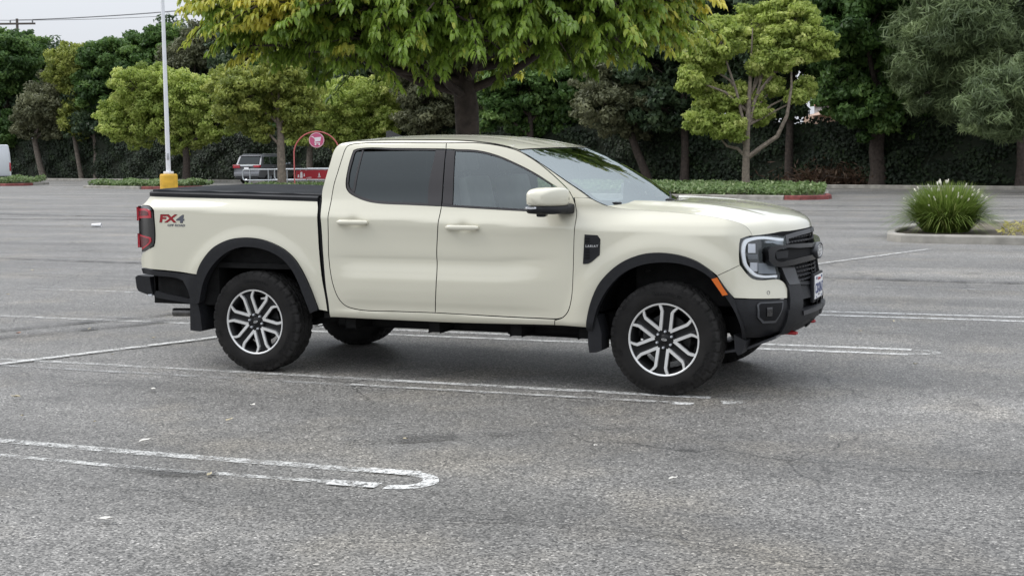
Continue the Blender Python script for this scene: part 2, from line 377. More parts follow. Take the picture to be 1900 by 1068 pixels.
def worn_paint(name, color, lo, hi, scale=9):
    m, nt, b = nodes(name)
    N = nt.nodes.new; L = nt.links.new
    tc = N('ShaderNodeTexCoord')
    n1 = N('ShaderNodeTexNoise'); n1.inputs['Scale'].default_value = scale; n1.inputs['Detail'].default_value = 8; n1.inputs['Roughness'].default_value = .72
    L(tc.outputs['Object'], n1.inputs['Vector'])
    vo = N('ShaderNodeTexVoronoi'); vo.inputs['Scale'].default_value = 88; L(tc.outputs['Object'], vo.inputs['Vector'])
    sv = N('ShaderNodeSeparateXYZ'); L(vo.outputs['Color'], sv.inputs[0])
    ad = N('ShaderNodeMath'); ad.operation = 'MULTIPLY_ADD'; L(sv.outputs[0], ad.inputs[0]); ad.inputs[1].default_value = .22; L(n1.outputs[0], ad.inputs[2])
    mr = N('ShaderNodeMapRange'); mr.inputs[1].default_value = lo; mr.inputs[2].default_value = hi; L(ad.outputs[0], mr.inputs[0])
    b.inputs['Base Color'].default_value = (*color, 1); b.inputs['Roughness'].default_value = .7
    t = N('ShaderNodeBsdfTransparent'); mx = N('ShaderNodeMixShader')
    L(mr.outputs[0], mx.inputs[0]); L(t.outputs[0], mx.inputs[1]); L(b.outputs[0], mx.inputs[2])
    L(mx.outputs[0], nt.nodes['Material Output'].inputs[0])
    return m
PAINTW = worn_paint('line_paint', (.60, .60, .58), .46, .66)
PAINTF = worn_paint('line_paint_faded', (.52, .52, .50), .50, .76)
PAINTG = worn_paint('line_paint_ghost', (.34, .34, .33), .54, .76, 5)
TYREM = worn_paint('tyre_mark', (.028, .028, .028), .45, .85, 3)

def strip(name, pts, w, m, z=.004, wob=.004):
    P = [Vector((*q, 0)) for q in pts]; Q = []
    for a, b_ in zip(P[:-1], P[1:]):
        k = max(1, int((b_ - a).length / .25))
        Q += [a.lerp(b_, i / k) for i in range(k)]
    Q.append(P[-1])
    V = []; F = []
    for i, q in enumerate(Q):
        t = (Q[min(i+1, len(Q)-1)] - Q[max(i-1, 0)]).normalized(); n = Vector((-t.y, t.x, 0))
        for s_ in (-1, 1):
            c = q + n * (s_ * w / 2 + random.uniform(-wob, wob)); V.append((c.x, c.y, z))
    F = [(2*i, 2*i+1, 2*i+3, 2*i+2) for i in range(len(Q) - 1)]
    me = mesh_fast(name, V, F, False)
    return tag(obj(name, me, m), kind='structure')
NL = 'parking_line'
# double bay lines run along x; the bay-end line crosses them at a slant
strip(NL, [(-9, -3.70), (1.0, -3.60), (2.45, -3.545)], .095, PAINTF); strip(NL, [(2.40, -3.548), (2.70, -3.535)], .10, PAINTW, .008)
strip(NL, [(-9, -4.02), (1.0, -3.92), (2.55, -3.83)], .06, PAINTF); strip(NL, [(2.35, -3.85), (2.52, -3.84), (2.62, -3.835)], .10, PAINTW, .008)
a_ = [(2.66 + .17*math.sin(t), -3.685 + .148*math.cos(t)) for t in np.linspace(0, math.pi, 12)]
strip(NL, a_, .085, PAINTW)
strip(NL, [(-7, -1.12), (-2.42, -1.02), (1.2, -.93)], .08, PAINTF); strip(NL, [(1.2, -.93), (3.59, -.865)], .085, PAINTW)
strip(NL, [(-7, -1.42), (-2.16, -1.30), (2.8, -1.15)], .07, PAINTG); strip(NL, [(1.0, -1.205), (3.40, -1.135)], .06, PAINTF, .008); strip(NL, [(3.40, -1.135), (3.54, -1.13)], .085, PAINTW)
strip(NL, [(3.70, -1.01), (3.84, -.95)], .12, PAINTF)
strip(NL, [(-.9, 1.66), (1.57, 1.72), (4.62, 1.86)], .09, PAINTW); strip(NL, [(-.9, 1.34), (1.57, 1.42), (4.62, 1.585)], .09, PAINTW)
strip(NL, [(4.62, 1.60), (4.80, 1.66), (4.84, 1.74), (4.80, 1.82), (4.66, 1.87)], .08, PAINTF)
strip(NL, [(-6.2, 1.40), (-3.98, 1.44), (-2.0, 1.50)], .09, PAINTF); strip(NL, [(-4.2, 1.70), (-2.2, 1.74)], .07, PAINTG)
strip(NL, [(1.3, 4.29), (3.49, 4.38), (9, 4.62)], .09, PAINTW); strip(NL, [(1.3, 3.97), (3.54, 4.06), (9, 4.25)], .09, PAINTW)
strip(NL, [(-9, 4.15), (-5.1, 4.22), (-3.0, 4.27)], .08, PAINTG); strip(NL, [(-6.4, 3.9), (-4.6, 3.95)], .08, PAINTF)
strip(NL, [(-2.60, -2.40), (-2.18, -1.28), (-1.44, .62), (.4, 5.4)], .095, PAINTW, .012); strip(NL, [(.4, 5.4), (2.48, 10.44), (3.65, 13.70)], .12, PAINTF, .012)
for y in (6.9, 9.5, 12.1):
    strip(NL, [(-12, y - .35), (-2, y)], .09, PAINTG); strip(NL, [(3.5, y + .2), (14, y + .55)], .09, PAINTG)
strip(NL, [(-30, 19.4), (-14, 17.0), (-9.5, 16.2)], .14, PAINTG); strip(NL, [(-34, 25), (-12, 20.6)], .14, PAINTG)
for pts, w in (([(-6, -3.2), (-4.2, -1.4), (-3.36, -.01), (-3.13, .46), (-2.73, 1.24), (-2.1, 2.8)], .15), ([(-6.3, -2.7), (-4.6, -1.0), (-3.73, .39), (-3.46, 1.0), (-3.1, 1.72), (-2.6, 3.2)], .13),
               ([(-16, 8.8), (-10.67, 7.9), (-7.5, 7.7), (-4.5, 8.2), (-2, 9.4)], .16), ([(-30, 21), (-21.3, 19.4), (-15, 20.4), (-8, 23)], .25), ([(-31, 23.2), (-23.6, 21.9), (-16, 20.9), (-9, 20)], .25),
               ([(2, 8.2), (5, 8.0), (9, 9.0)], .18), ([(2.2, 24), (6, 23), (9, 24)], .25), ([(-2, 27), (3, 29), (8, 29.5)], .3), ([(-1, 31), (4, 31.5), (9, 33)], .3)):
    strip('tyre_mark', pts, w, TYREM, .0165, .01)

CRK = worn_paint('crack_dark', (.040, .039, .037), .40, .72, 5)
def crack(pts, w=.012):
    P = [Vector((*q, 0)) for q in pts]; Q = []
    for a, b_ in zip(P[:-1], P[1:]):
        k = max(2, int((b_ - a).length / .07)); n = Vector((-(b_ - a).y, (b_ - a).x, 0)).normalized()
        Q += [a.lerp(b_, i / k) + n * random.uniform(-.022, .022) for i in range(k)]
    strip('crack', [(q.x, q.y) for q in Q], w, CRK, .0165, .003)
crack([(4.35, -2.55), (5.0, -2.62), (5.6, -2.45), (6.6, -2.6)]); crack([(3.1, -4.3), (4.0, -4.15), (4.9, -4.42), (5.6, -4.3), (6.4, -4.6)], .010); crack([(1.25, -2.95), (1.7, -2.6), (2.2, -2.35)], .008)
crack([(-1.2, -1.9), (.2, -1.75), (1.6, -1.95)], .008); crack([(4.9, 3.1), (6.5, 3.0), (8.2, 3.2)], .015); crack([(-8, 5.4), (-5.5, 5.0), (-3, 5.3)], .02); crack([(.6, -4.4), (1.6, -4.3), (2.2, -4.5)], .008)
SMG = worn_paint('oil_smudge', (.045, .044, .043), .48, .95, 2.2)
for a, b_, w in (((1.95, -2.95), (2.50, -2.62), .20), ((2.62, -2.52), (2.88, -2.38), .10), ((.1, -4.55), (.6, -4.3), .22), ((1.1, -4.0), (1.7, -3.9), .10), ):
    m_ = ((a[0]+b_[0])/2 + .03, (a[1]+b_[1])/2 - .02)
    strip('oil_stain', [a, m_, b_], w, SMG, .0145, .03)

# ------------------------------------------------------------------ kerbs and islands
CONC = mat('kerb_concrete', (.285, .272, .242), .85, noise=(3.5, .28), bump=(60, .3))
REDK = mat('kerb_red_paint', (.19, .05, .045), .8, noise=(6, .35), bump=(60, .3))
DIRT = mat('soil', (.12, .10, .075), .95, noise=(2.5, .35), bump=(25, .6))
def kerb(pts, m=CONC, w=.16, h=.15, closed=False):
    P = [Vector((*q, 0)) for q in pts]; mb = MB(); V = []; n = len(P)
    for i, q in enumerate(P):
        a = P[(i-1) % n] if closed or i > 0 else P[i]; b_ = P[(i+1) % n] if closed or i < n-1 else P[i]
        t = (b_ - a).normalized(); nn = Vector((-t.y, t.x, 0))
        for o_, z in ((-w/2, -.02), (-w/2 + .012, h - .03), (-w/2 + .035, h), (w/2 - .02, h), (w/2, h - .02), (w/2, -.02)):
            c = q + nn * o_; V.append((c.x, c.y, z))
    F = []
    for i in range(n if closed else n - 1):
        j = (i + 1) % n
        for k in range(5): F.append((i*6+k, i*6+k+1, j*6+k+1, j*6+k))
    if not closed: F += [tuple(range(6)), tuple(range((n-1)*6, n*6))]
    mb.add(V, F, 0, False)
    return tag(mb.build('kerb', [m]), kind='structure')
def arc(cx, cy, r, a0, a1, n=8): return [(cx + r*math.cos(R(a0+(a1-a0)*i/n)), cy + r*math.sin(R(a0+(a1-a0)*i/n))) for i in range(n+1)]
def bed(name, pts, z, m=DIRT):
    me = bpy.data.meshes.new(name); me.from_pydata([(x, y, z) for x, y in pts], [], [tuple(range(len(pts)))])
    return tag(obj(name, me, m), kind='structure')
# right island
kerb([(-16, 39.4), (-7.49, 37.36), (-3.15, 36.32)])
kerb([(-3.12, 36.31), (-2.6, 36.22), (-2.15, 36.45), (-1.85, 36.95), (-1.85, 37.6), (-2.1, 38.6)], REDK)
kerb([(-2.12, 38.65), (-2.9, 43.5), (-5, 45.6), (-18, 49)])
isl_r = [(-16, 39.45), (-7.49, 37.42), (-2.7, 36.3), (-2.0, 37), (-2.1, 38.6), (-2.9, 43.5), (-5, 45.5), (-17, 48.8)]
bed('planting_bed', isl_r, .10)
# left islands
kerb([(-43.9, 50.15), (-41, 48.9), (-38.6, 48.1)]); kerb([(-38.5, 48.1), (-36.6, 47.9), (-35.9, 48.4), (-35.6, 49.2)], REDK); kerb([(-35.7, 49.3), (-36.3, 51.5), (-43, 53.3), (-43.9, 50.2)])
isl_l = [(-43.8, 50.2), (-41, 49), (-38.5, 48.2), (-36.2, 48.1), (-35.8, 49.2), (-36.3, 51.4), (-43, 53.2)]
bed('planting_bed', isl_l, .10)
kerb([(-62, 56.6), (-55, 54.9)]); kerb([(-54.9, 54.9), (-53.2, 54.4), (-52.4, 54.9), (-52.6, 55.9)], REDK); kerb([(-52.6, 56), (-53.2, 58), (-62, 60)])
isl_ll = [(-62, 56.7), (-55, 55), (-53.2, 54.5), (-52.5, 55), (-53.2, 58), (-62, 59.9)]
bed('planting_bed', isl_ll, .10)
kerb([(-29.2, 49.6), (-31.2, 48.8), (-32.2, 47.6), (-31.2, 46.4), (-28.5, 46.3), (-26.5, 46.0), (-24, 45.8)], CONC)
isl_m = [(-29, 49.6), (-31.2, 48.7), (-32, 47.6), (-31, 46.5), (-24, 45.9), (-24, 48.5)]
bed('planting_bed', isl_m, .10)
# near planter with the grass clump
kerb([(2.98, 20.4), (2.70, 16.6), (2.78, 15.9), (3.05, 15.52), (3.4, 15.42), (6.6, 15.18)]); kerb([(6.62, 15.18), (9.6, 14.95), (13, 14.7)]); kerb([(3.0, 20.45), (3.3, 20.75), (5, 20.9), (13, 20.4)])
isl_g = [(2.78, 16.6), (2.85, 15.9), (3.1, 15.6), (3.4, 15.5), (13, 14.8), (13, 20.3), (5, 20.8), (3.3, 20.65), (3.05, 20.4)]
bed('planting_bed', isl_g, .09)
# long kerb in front of the hedge
KL = lambda x: 49.5 - .33 * x
kerb([(16, KL(16)), (4, KL(4)), (-4, KL(-4)), (-20, KL(-20)), (-36, KL(-36))]); kerb([(-36.05, KL(-36.05)), (-48, KL(-48)), (-64, KL(-64)), (-100, KL(-100))])
bed('planting_strip', [(20, KL(20) + .1), (-110, KL(-110) + .1), (-108, KL(-108) + 30), (30, KL(30) + 30)], .08)
# tree well behind the truck
kerb([(.66, 3.48), (-.14, 4.28), (-.94, 3.48), (-.14, 2.68)], closed=True); bed('planting_bed', [(.60, 3.48), (-.14, 4.22), (-.88, 3.48), (-.14, 2.74)], .08)

# ------------------------------------------------------------------ foliage
def leaf_quads(C, Nn, l, w, var, rs, droop=0.0, fold=False):
    """C centres, Nn normals, per-leaf length l and width w -> V, F, attr"""
    n = len(C)
    Nn = Nn / (np.linalg.norm(Nn, axis=1, keepdims=True) + 1e-9)
    T_ = rs.normal(size=(n, 3)); T_[:, 2] -= droop
    T_ -= (T_ * Nn).sum(1, keepdims=True) * Nn; T_ /= np.linalg.norm(T_, axis=1, keepdims=True) + 1e-9
    B = np.cross(Nn, T_)
    l = np.asarray(l).reshape(-1, 1); w = np.asarray(w).reshape(-1, 1)
    V = np.stack([C - T_*l*.5, C + B*w*.5 + T_*l*.05, C + T_*l*.5, C - B*w*.5 + T_*l*.05], 1)
    V[:, 1] -= Nn * w * .15; V[:, 3] -= Nn * w * .15
    F = np.arange(n * 4).reshape(n, 4)
    return V.reshape(-1, 3), F, var
def dirs(n, rs):
    d = rs.normal(size=(n, 3)); return d / np.linalg.norm(d, axis=1, keepdims=True)

KIND = {
 #            leaf l, w,  sub frac, leaves/sub, subs per blob, colours
 'pom':       (.25, .16, .28, 170, 42), 'dark': (.27, .17, .34, 120, 34), 'greybrown': (.23, .12, .32, 150, 36),
 'yellow':    (.18, .11, .25, 220, 66), 'olive': (.19, .11, .26, 200, 58), 'pine': (.42, .05, .34, 240, 32)}
LEAF = {
 'pom': mat_leaf('leaf_deep_green', (.035, .075, .020), (.095, .180, .045), (.20, .31, .080), .45, .4),
 'dark': mat_leaf('leaf_dark', (.026, .046, .024), (.060, .098, .046), (.12, .17, .075), .45, .35),
 'greybrown': mat_leaf('leaf_grey_brown', (.070, .080, .042), (.150, .160, .085), (.26, .27, .15), .5, .35),
 'yellow': mat_leaf('leaf_yellow_green', (.19, .26, .050), (.41, .50, .115), (.66, .70, .25), .5, .45),
 'olive': mat_leaf('leaf_olive', (.13, .17, .036), (.29, .34, .072), (.50, .53, .14), .5, .42),
 'pine': mat_leaf('leaf_pine', (.070, .100, .046), (.155, .210, .092), (.26, .33, .15), .5, .35)}
BARK = mat('bark_grey', (.13, .11, .09), .9, noise=(7, .4), bump=(14, .9))
BARKD = mat('bark_dark', (.055, .042, .034), .9, noise=(9, .45), bump=(16, 1.0))
BARKT = mat('bark_tan', (.20, .165, .13), .9, noise=(8, .35), bump=(14, .8))

def crown_mesh(name, blobs, kind, seed, scale=1.0, dens=1.0):
    rs = np.random.default_rng(seed)
    l, w, sf, nl, ns = KIND[kind]
    CC = []; NN = []; VA = []
    for (x, y, z, r) in blobs:
        r = r * 1.12
        k = max(8, int(ns * min(1.6, (r / 1.3) ** 1.2)))
        d = dirs(k, rs); rad = r * rs.uniform(.45, 1.12, k) ** .8
        sc = np.array([x, y, z]) + d * rad[:, None] * [1, 1, .85]
        tone = rs.normal(.48, .2, k)
        for c, t in zip(sc, tone):
            sr = max(.28, r * sf * rs.uniform(.7, 1.25))
            m = int(nl * (sr / .42) ** 1.5); m = max(40, min(m, 320))
            dd = dirs(m, rs); dd[:, 2] = dd[:, 2] * .9 + .15
            CC.append(c + dd * sr * rs.uniform(.55, 1.08, (m, 1)) * [1.1, 1.1, .75])
            NN.append(dd + rs.normal(size=(m, 3)) * .55)
            VA.append(np.clip(t + rs.normal(0, .13, m), 0, 1))
    C = np.concatenate(CC); Nn = np.concatenate(NN); va = np.concatenate(VA)
    keep = rs.random(len(C)) < dens; C = C[keep]; Nn = Nn[keep]; va = va[keep]
    n = len(C)
    V, F, a = leaf_quads(C, Nn, l * scale * rs.uniform(.7, 1.3, n), w * scale * rs.uniform(.7, 1.3, n), va, rs, droop=.5)
    return mesh_fast(name, V, F, False, a)

def trunk_mesh(base, blobs, r0, mat_, parent, seed, lean=(0, 0), fork=.45, wob=.06):
    rs = random.Random(seed)
    c = np.mean([b[:3] for b in blobs], axis=0)
    top = Vector((base[0] * .35 + c[0] * .65, base[1] * .35 + c[1] * .65, max(b[2] for b in blobs) * .9))
    b0 = Vector((base[0], base[1], -.05)); zmin = min(b[2] - b[3] for b in blobs)
    fk = Vector((base[0] + lean[0], base[1] + lean[1], max(1.2, zmin * .9 + .4)))
    mb = MB()
    P = [b0, b0.lerp(fk, .06) + Vector((0, 0, .05)), b0.lerp(fk, .35) + Vector((rs.uniform(-wob, wob), rs.uniform(-wob, wob), 0)), b0.lerp(fk, .7) + Vector((rs.uniform(-wob, wob), rs.uniform(-wob, wob), 0)), fk,
         fk.lerp(top, .45) + Vector((rs.uniform(-.2, .2), rs.uniform(-.2, .2), 0)), top]
    mb.tube(P, [r0*1.45, r0*1.12, r0, r0*.92, r0*.85, r0*.5, r0*.12], 12)
    for i, (x, y, z, r) in enumerate(blobs):
        q = Vector((x, y, z)); t = rs.uniform(0, .45)
        s = fk.lerp(top, t) if q.z > fk.z + .4 else fk.lerp(b0, .15)
        m1 = s.lerp(q, .45) + Vector((rs.uniform(-.15, .15), rs.uniform(-.15, .15), rs.uniform(.0, .3)))
        rr = r0 * rs.uniform(.32, .5)
        mb.tube([s, m1, q], [rr, rr*.7, rr*.3], 7, 0, False)
        for k in range(4):
            e = q + Vector([rs.uniform(-1, 1) * r * .75 for _ in range(2)] + [rs.uniform(-.3, .8) * r])
            mb.tube([m1.lerp(q, rs.uniform(.2, 1)), q.lerp(e, .5) + Vector((0, 0, .08)), e], [rr*.4, rr*.28, rr*.08], 5, 0, False)
    return mb.build('trunk', [mat_], parent, 80)

TL = {
 'pine': ('feathery_tree', 'tall grey-green feathery tree at the right edge of the photo', .26, BARKD),
 'pine2': ('feathery_tree', 'low drooping grey-green feathery tree in front of the hedge at far right', .14, BARKD),
 'pom': ('evergreen_tree', 'tall dark green evergreen with thick trunk between yellow-green tree and feathery tree', .36, BARKD),
 'yg': ('island_tree', 'yellow-green tree with curved side limb standing in the right planted island', .15, BARKT),
 'dk': ('evergreen_tree', 'very dark evergreen with slim straight trunk right behind the yellow-green island tree', .20, BARKD),
 'dk2': ('evergreen_tree', 'very dark evergreen just left of the yellow-green island tree', .22, BARKD),
 'gb': ('hedge_tree', 'grey-brown leaning tree by the hedge above the truck hood', .22, BARKD),
 'pom2': ('evergreen_tree', 'deep green clumpy evergreen above the truck roof right of the thick brown trunk', .2, BARKD),
 'gb2': ('hedge_tree', 'grey-leaved tree seen just left of the thick brown trunk above the truck', .18, BARKD),
 'yg3': ('island_tree', 'low yellow-green tree behind the round shopping cart sign', .2, BARK),
 'yg2': ('island_tree', 'olive-green tree whose brown trunk stands in front of the grey SUV', .21, BARKT),
 'yg1': ('island_tree', 'broad yellow-green round tree behind the white lamp post', .24, BARKD),
 'j5': ('hedge_tree', 'thin brownish tree at the skyline right of the lamp post', .2, BARKD),
 'j4': ('evergreen_tree', 'dark green clumpy evergreen on the skyline left of the lamp post', .22, BARKD),
 'j4b': ('evergreen_tree', 'dark shaded tree left of the round yellow-green tree', .2, BARK),
 'j3': ('hedge_tree', 'olive tree with slim leaning trunk between grey-brown and dark evergreen trees', .17, BARK),
 'j2': ('hedge_tree', 'grey-brown tree with pale leaning trunk right of the white van', .24, BARK),
 'f1': ('background_tree', 'dark tree behind the hedge above the grey SUV', .22, BARKD),
 'f2': ('background_tree', 'deep green tree behind the hedge above the round cart sign', .22, BARKD),
 'f3': ('background_tree', 'dark tree behind the hedge above the rear door of the truck', .22, BARKD),
 'f4': ('background_tree', 'deep green tree behind the hedge directly behind the thick brown trunk', .22, BARKD),
 'f5': ('background_tree', 'dark tree behind the hedge just right of the thick brown trunk', .22, BARKD),
 'f6': ('background_tree', 'deep green tree behind the hedge above the windshield', .22, BARKD),
 'f7': ('background_tree', 'dark tree behind the hedge above the rear of the hood', .22, BARKD),
 'f8': ('background_tree', 'deep green tree behind the yellow-green island tree', .22, BARKD),
 'f9': ('background_tree', 'dark tree standing behind the thick-trunked evergreen at right', .22, BARKD),
 'f10': ('background_tree', 'dark tree behind the feathery tree at the right', .22, BARKD),
 'f11': ('background_tree', 'dark tree behind the broad yellow-green tree by the lamp post', .22, BARKD),
 'f12': ('background_tree', 'dark tree behind the grey-brown tree at far left', .22, BARKD),
 'j1': ('evergreen_tree', 'dark green evergreen at the left edge behind the white van', .25, BARKD)}
for i, (key, kind, base, blobs) in enumerate(TREES):
    nm, lab, r0, bk = TL[key]
    t = empty(nm, (base[0], base[1], 0)); tag(t, lab, 'tree', 'trees along the hedge and islands')
    inv = Matrix.Translation((-base[0], -base[1], 0))
    if key == 'yg': blobs = [(x, y, z, r * .84) for x, y, z, r in blobs]
    dn, sc_ = (.24, 1.4) if key[0] == 'f' else (.45, 1.2) if key[0] == 'j' else (.50, 1.15) if kind in ('yellow', 'olive') else (.55, 1.12)
    if key == 'yg': dn, sc_ = .8, 1.0
    me = crown_mesh('crown', blobs, kind, 100 + i, sc_, dn)
    me.transform(inv); o = obj('crown', me, LEAF[kind], t)
    lean = {'yg': (0, 0), 'gb': (-.9, 0), 'j2': (-.9, .2), 'j3': (-.5, 0)}.get(key, (0, 0))
    o = trunk_mesh(base, blobs, r0, bk, t, i, lean); o.data.transform(inv)
    if key == 'yg':
        mb = MB()
        mb.tube([(0, 0, 1.35), (.5, .1, 1.75), (1.15, .2, 2.2), (1.5, .3, 3.0), (1.62, .5, 4.1), (1.55, .7, 5.2)], [.10, .095, .085, .07, .05, .02], 9, 0, False)
        mb.tube([(0, 0, 1.4), (-.35, 0, 1.75), (-.75, -.1, 1.85), (-1.1, -.2, 2.3)], [.07, .065, .05, .02], 8, 0, False)
        mb.build('limb', [BARKT], t)

# ---- the big tree behind the truck, with long hanging leaves
def big_tree():
    bx, by = -.14, 3.48; KS = .763
    t = empty('shade_tree', (bx, by, 0)); tag(t, 'large tree with long drooping green leaves right behind the truck cab', 'tree')
    rs = np.random.default_rng(5); rr = random.Random(5)
    lat = np.array([.912, .411, 0]); dep = np.array([-.411, .912, 0])
    blobs = []
    #       lateral, depth, z, r
    spec = [(-2.85, -.3, 3.95, .95), (-2.1, -.9, 3.75, 1.0), (-1.2, -1.3, 3.70, 1.05), (-.3, -1.5, 3.72, 1.10), (.75, -1.5, 3.75, 1.10), (1.7, -1.1, 3.72, 1.02), (2.45, -.5, 3.85, .95),
            (-2.2, .9, 3.8, 1.0), (-1.0, 1.6, 3.7, 1.1), (.5, 1.8, 3.75, 1.1), (1.8, 1.2, 3.75, 1.05), (2.6, .3, 3.95, .8), (-2.75, .2, 4.5, .9), (2.55, -.1, 4.7, 1.0),
            (-1.6, -.6, 4.9, 1.2), (0, -1.0, 5.0, 1.3), (1.5, -.6, 4.9, 1.2), (0, .9, 5.1, 1.4), (-.6, 0, 5.9, 1.2), (.8, 0, 5.8, 1.2), (0, 0, 4.0, 1.0), (-1.1, .2, 3.6, .7), (1.2, .2, 3.6, .7),
            (.05, -1.35, 3.30, .75), (-.8, -1.2, 3.28, .75), (.9, -1.2, 3.32, .75), (-1.65, -.9, 3.30, .75), (1.75, -.9, 3.32, .72), (-2.45, -.5, 3.45, .70), (2.35, -.5, 3.45, .65), (-2.9, -.2, 3.55, .6), (-2.05, -.7, 3.12, .62), (-1.3, -1.05, 3.10, .62), (-2.6, -.3, 3.2, .5), (.0, .9, 3.4, .8), (-1.5, .9, 3.4, .7), (1.5, .9, 3.4, .7)]
    for a, d, z, r in spec:
        c = (lat * a + dep * d) * KS; blobs.append((c[0], c[1], 1.667 + (z + .06 - 1.667) * KS, r * KS))
    V = []; A = []
    twigs = MB()
    for bi, (x, y, z, r) in enumerate(blobs):
        k = int(78 * (r / .80) ** 2)
        D = dirs(k, rs); btone = rs.normal(.40, .06)
        for d in D:
            # one drooping bough: out from the clump's heart, then hanging
            c0 = np.array([x, y, z]) + rs.normal(size=3) * r * .18
            hd = np.array([d[0], d[1], 0]); hl = np.linalg.norm(hd) + 1e-6; hd /= hl
            reach = r * rs.uniform(.70, 1.06); el = d[2] * .75 + .15
            def bough(t): return c0 + hd * reach * t * math.sqrt(max(.1, 1 - el * el * .6)) + np.array([0, 0, reach * (el * t - .24 * t * t)])
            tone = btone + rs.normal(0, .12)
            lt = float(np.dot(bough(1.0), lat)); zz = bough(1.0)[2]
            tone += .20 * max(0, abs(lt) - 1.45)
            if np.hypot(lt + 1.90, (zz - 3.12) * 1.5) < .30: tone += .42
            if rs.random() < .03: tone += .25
            twigs.tube([bough(.3), bough(.65), bough(1.0)], [.010, .007, .003], 4, 0, False)
            m = int(rs.integers(48, 64))
            tq = (rs.uniform(.38, 1.06, m) ** .8)[:, None]
            S = c0 + hd * reach * tq * math.sqrt(max(.1, 1 - el * el * .6)) + np.array([0, 0, 1.]) * reach * (el * tq - .24 * tq * tq)
            ph = rs.uniform(0, 2 * math.pi, m)
            U = np.stack([np.cos(ph), np.sin(ph), 0 * ph], 1) * rs.uniform(.35, 1.0, (m, 1)) + hd * rs.uniform(.2, .9, (m, 1)); U[:, 2] += rs.uniform(-.15, .35, m)
            U /= np.linalg.norm(U, axis=1, keepdims=True)
            L = rs.uniform(.080, .145, (m, 1)); W = L * rs.uniform(.23, .31, (m, 1))
            P1 = S + U * L * .38
            D1 = U * rs.uniform(.35, .8, (m, 1)) - [0, 0, 1.0]; D1 /= np.linalg.norm(D1, axis=1, keepdims=True)
            P2 = P1 + D1 * L * .36
            D2 = D1 - [0, 0, .7]; D2 /= np.linalg.norm(D2, axis=1, keepdims=True)
            P3 = P2 + D2 * L * .30
            SD = np.stack([U[:, 1], -U[:, 0], 0 * ph], 1) + rs.normal(size=(m, 3)) * .30; SD /= np.linalg.norm(SD, axis=1, keepdims=True)
            NN = np.cross(SD, D1) * .14 * W
            V.append(np.stack([S, P1 - SD*W*.44 + NN, P1 + SD*W*.44 - NN, P2 - SD*W*.46 + NN, P2 + SD*W*.46 - NN, P3], 1).reshape(-1, 3))
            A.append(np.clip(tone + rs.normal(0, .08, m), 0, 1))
    twigs.build('twig', [BARKD], t)['kind'] = 'stuff'
    V = np.concatenate(V); A = np.concatenate(A); n = len(A)
    F = (np.array([[0, 1, 2], [1, 3, 4], [1, 4, 2], [3, 5, 4]])[None] + np.arange(n)[:, None, None] * 6).reshape(-1, 3)
    A = np.repeat(A, 4)
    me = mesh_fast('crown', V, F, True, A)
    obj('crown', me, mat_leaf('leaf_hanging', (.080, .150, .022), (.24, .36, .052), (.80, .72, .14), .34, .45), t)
    mb = MB()
    mb.tube([(0, 0, -.05), (0, 0, .12), (.02, 0, .8), (0, .03, 1.6), (.0, 0, 2.15), (-.05, 0, 2.55), (-.1, .1, 3.5), (0, 0, 4.6)], [.22, .165, .134, .124, .128, .112, .065, .025], 18)
    fk = Vector((0, 0, 2.5))
    for x, y, z, r in blobs:
        q = Vector((x, y, z)); h = Vector((0, 0, rr.uniform(2.25, 2.9)))
        m1 = h.lerp(q, .45) + Vector((rr.uniform(-.15, .15), rr.uniform(-.15, .15), rr.uniform(-.15, .05)))
        mb.tube([h, h.lerp(m1, .5) + Vector((0, 0, -.06)), m1, q], [.050, .042, .032, .012], 8, 0, False)
        for k in range(3):
            e = q + Vector((rr.uniform(-1, 1) * r * .8, rr.uniform(-1, 1) * r * .8, rr.uniform(-.6, .5) * r))
            mb.tube([m1.lerp(q, .6), q.lerp(e, .6), e], [.02, .014, .005], 5, 0, False)
    mb.build('trunk', [BARKD], t, 80)
big_tree()

# ---- ivy hedge along the back
def hedge():
    rs = np.random.default_rng(11)
    x0, x1 = 20., -112.
    t = empty('ivy_hedge', (x0, KL(x0) + 3, 0)); tag(t, 'long dark ivy-covered hedge wall along the back of the car park', 'hedge')
    mb = MB()
    def P(x, d, z): return (x - x0, KL(x) + d - KL(x0) - 3, z)
    xs = np.linspace(x0, x1, 90); V = []; F = []
    for i, x in enumerate(xs):
        h = 3.05 + .18 * math.sin(x * .37) + .12 * math.sin(x * 1.3)
        for d, z in ((3.15, 0), (3.1, h), (4.0, h + .05), (4.0, 0)): V.append(P(x, d, z))
    for i in range(89):
        for k in range(3): F.append((i*4+k, i*4+k+1, (i+1)*4+k+1, (i+1)*4+k))
    mb.add(V, F); mb.build('hedge_core', [mat('hedge_core', (.012, .018, .008), .9)], t)
    n = 60000
    x = rs.uniform(x1, x0, n); z = rs.uniform(0.05, 3.3, n)
    bulge = .18 * np.sin(x * 1.7 + np.sin(z * 2.1) * 2) + .12 * np.sin(x * .6) + rs.normal(0, .09, n)
    topm = z > 3.0
    C = np.stack([x - x0, (49.5 - .33 * x) + 2.95 + bulge - KL(x0) - 3 + np.where(topm, rs.uniform(0, 1, n), 0), z + .15 * np.sin(x * .37)], 1)
    Nn = np.stack([rs.normal(-.3, .4, n), rs.normal(-1, .3, n), rs.normal(.35, .4, n)], 1)
    cl = np.clip(.42 + .2 * np.sin(x * 2.3 + z * 3) + rs.normal(0, .16, n), 0, 1)
    V, F, a = leaf_quads(C, Nn, rs.uniform(.13, .26, n), rs.uniform(.10, .2, n), cl, rs, .4)
    obj('ivy_leaves', mesh_fast('ivy_leaves', V, F, False, a), mat_leaf('leaf_ivy', (.008, .017, .007), (.016, .031, .011), (.036, .062, .020), .55, .15), t)
hedge()

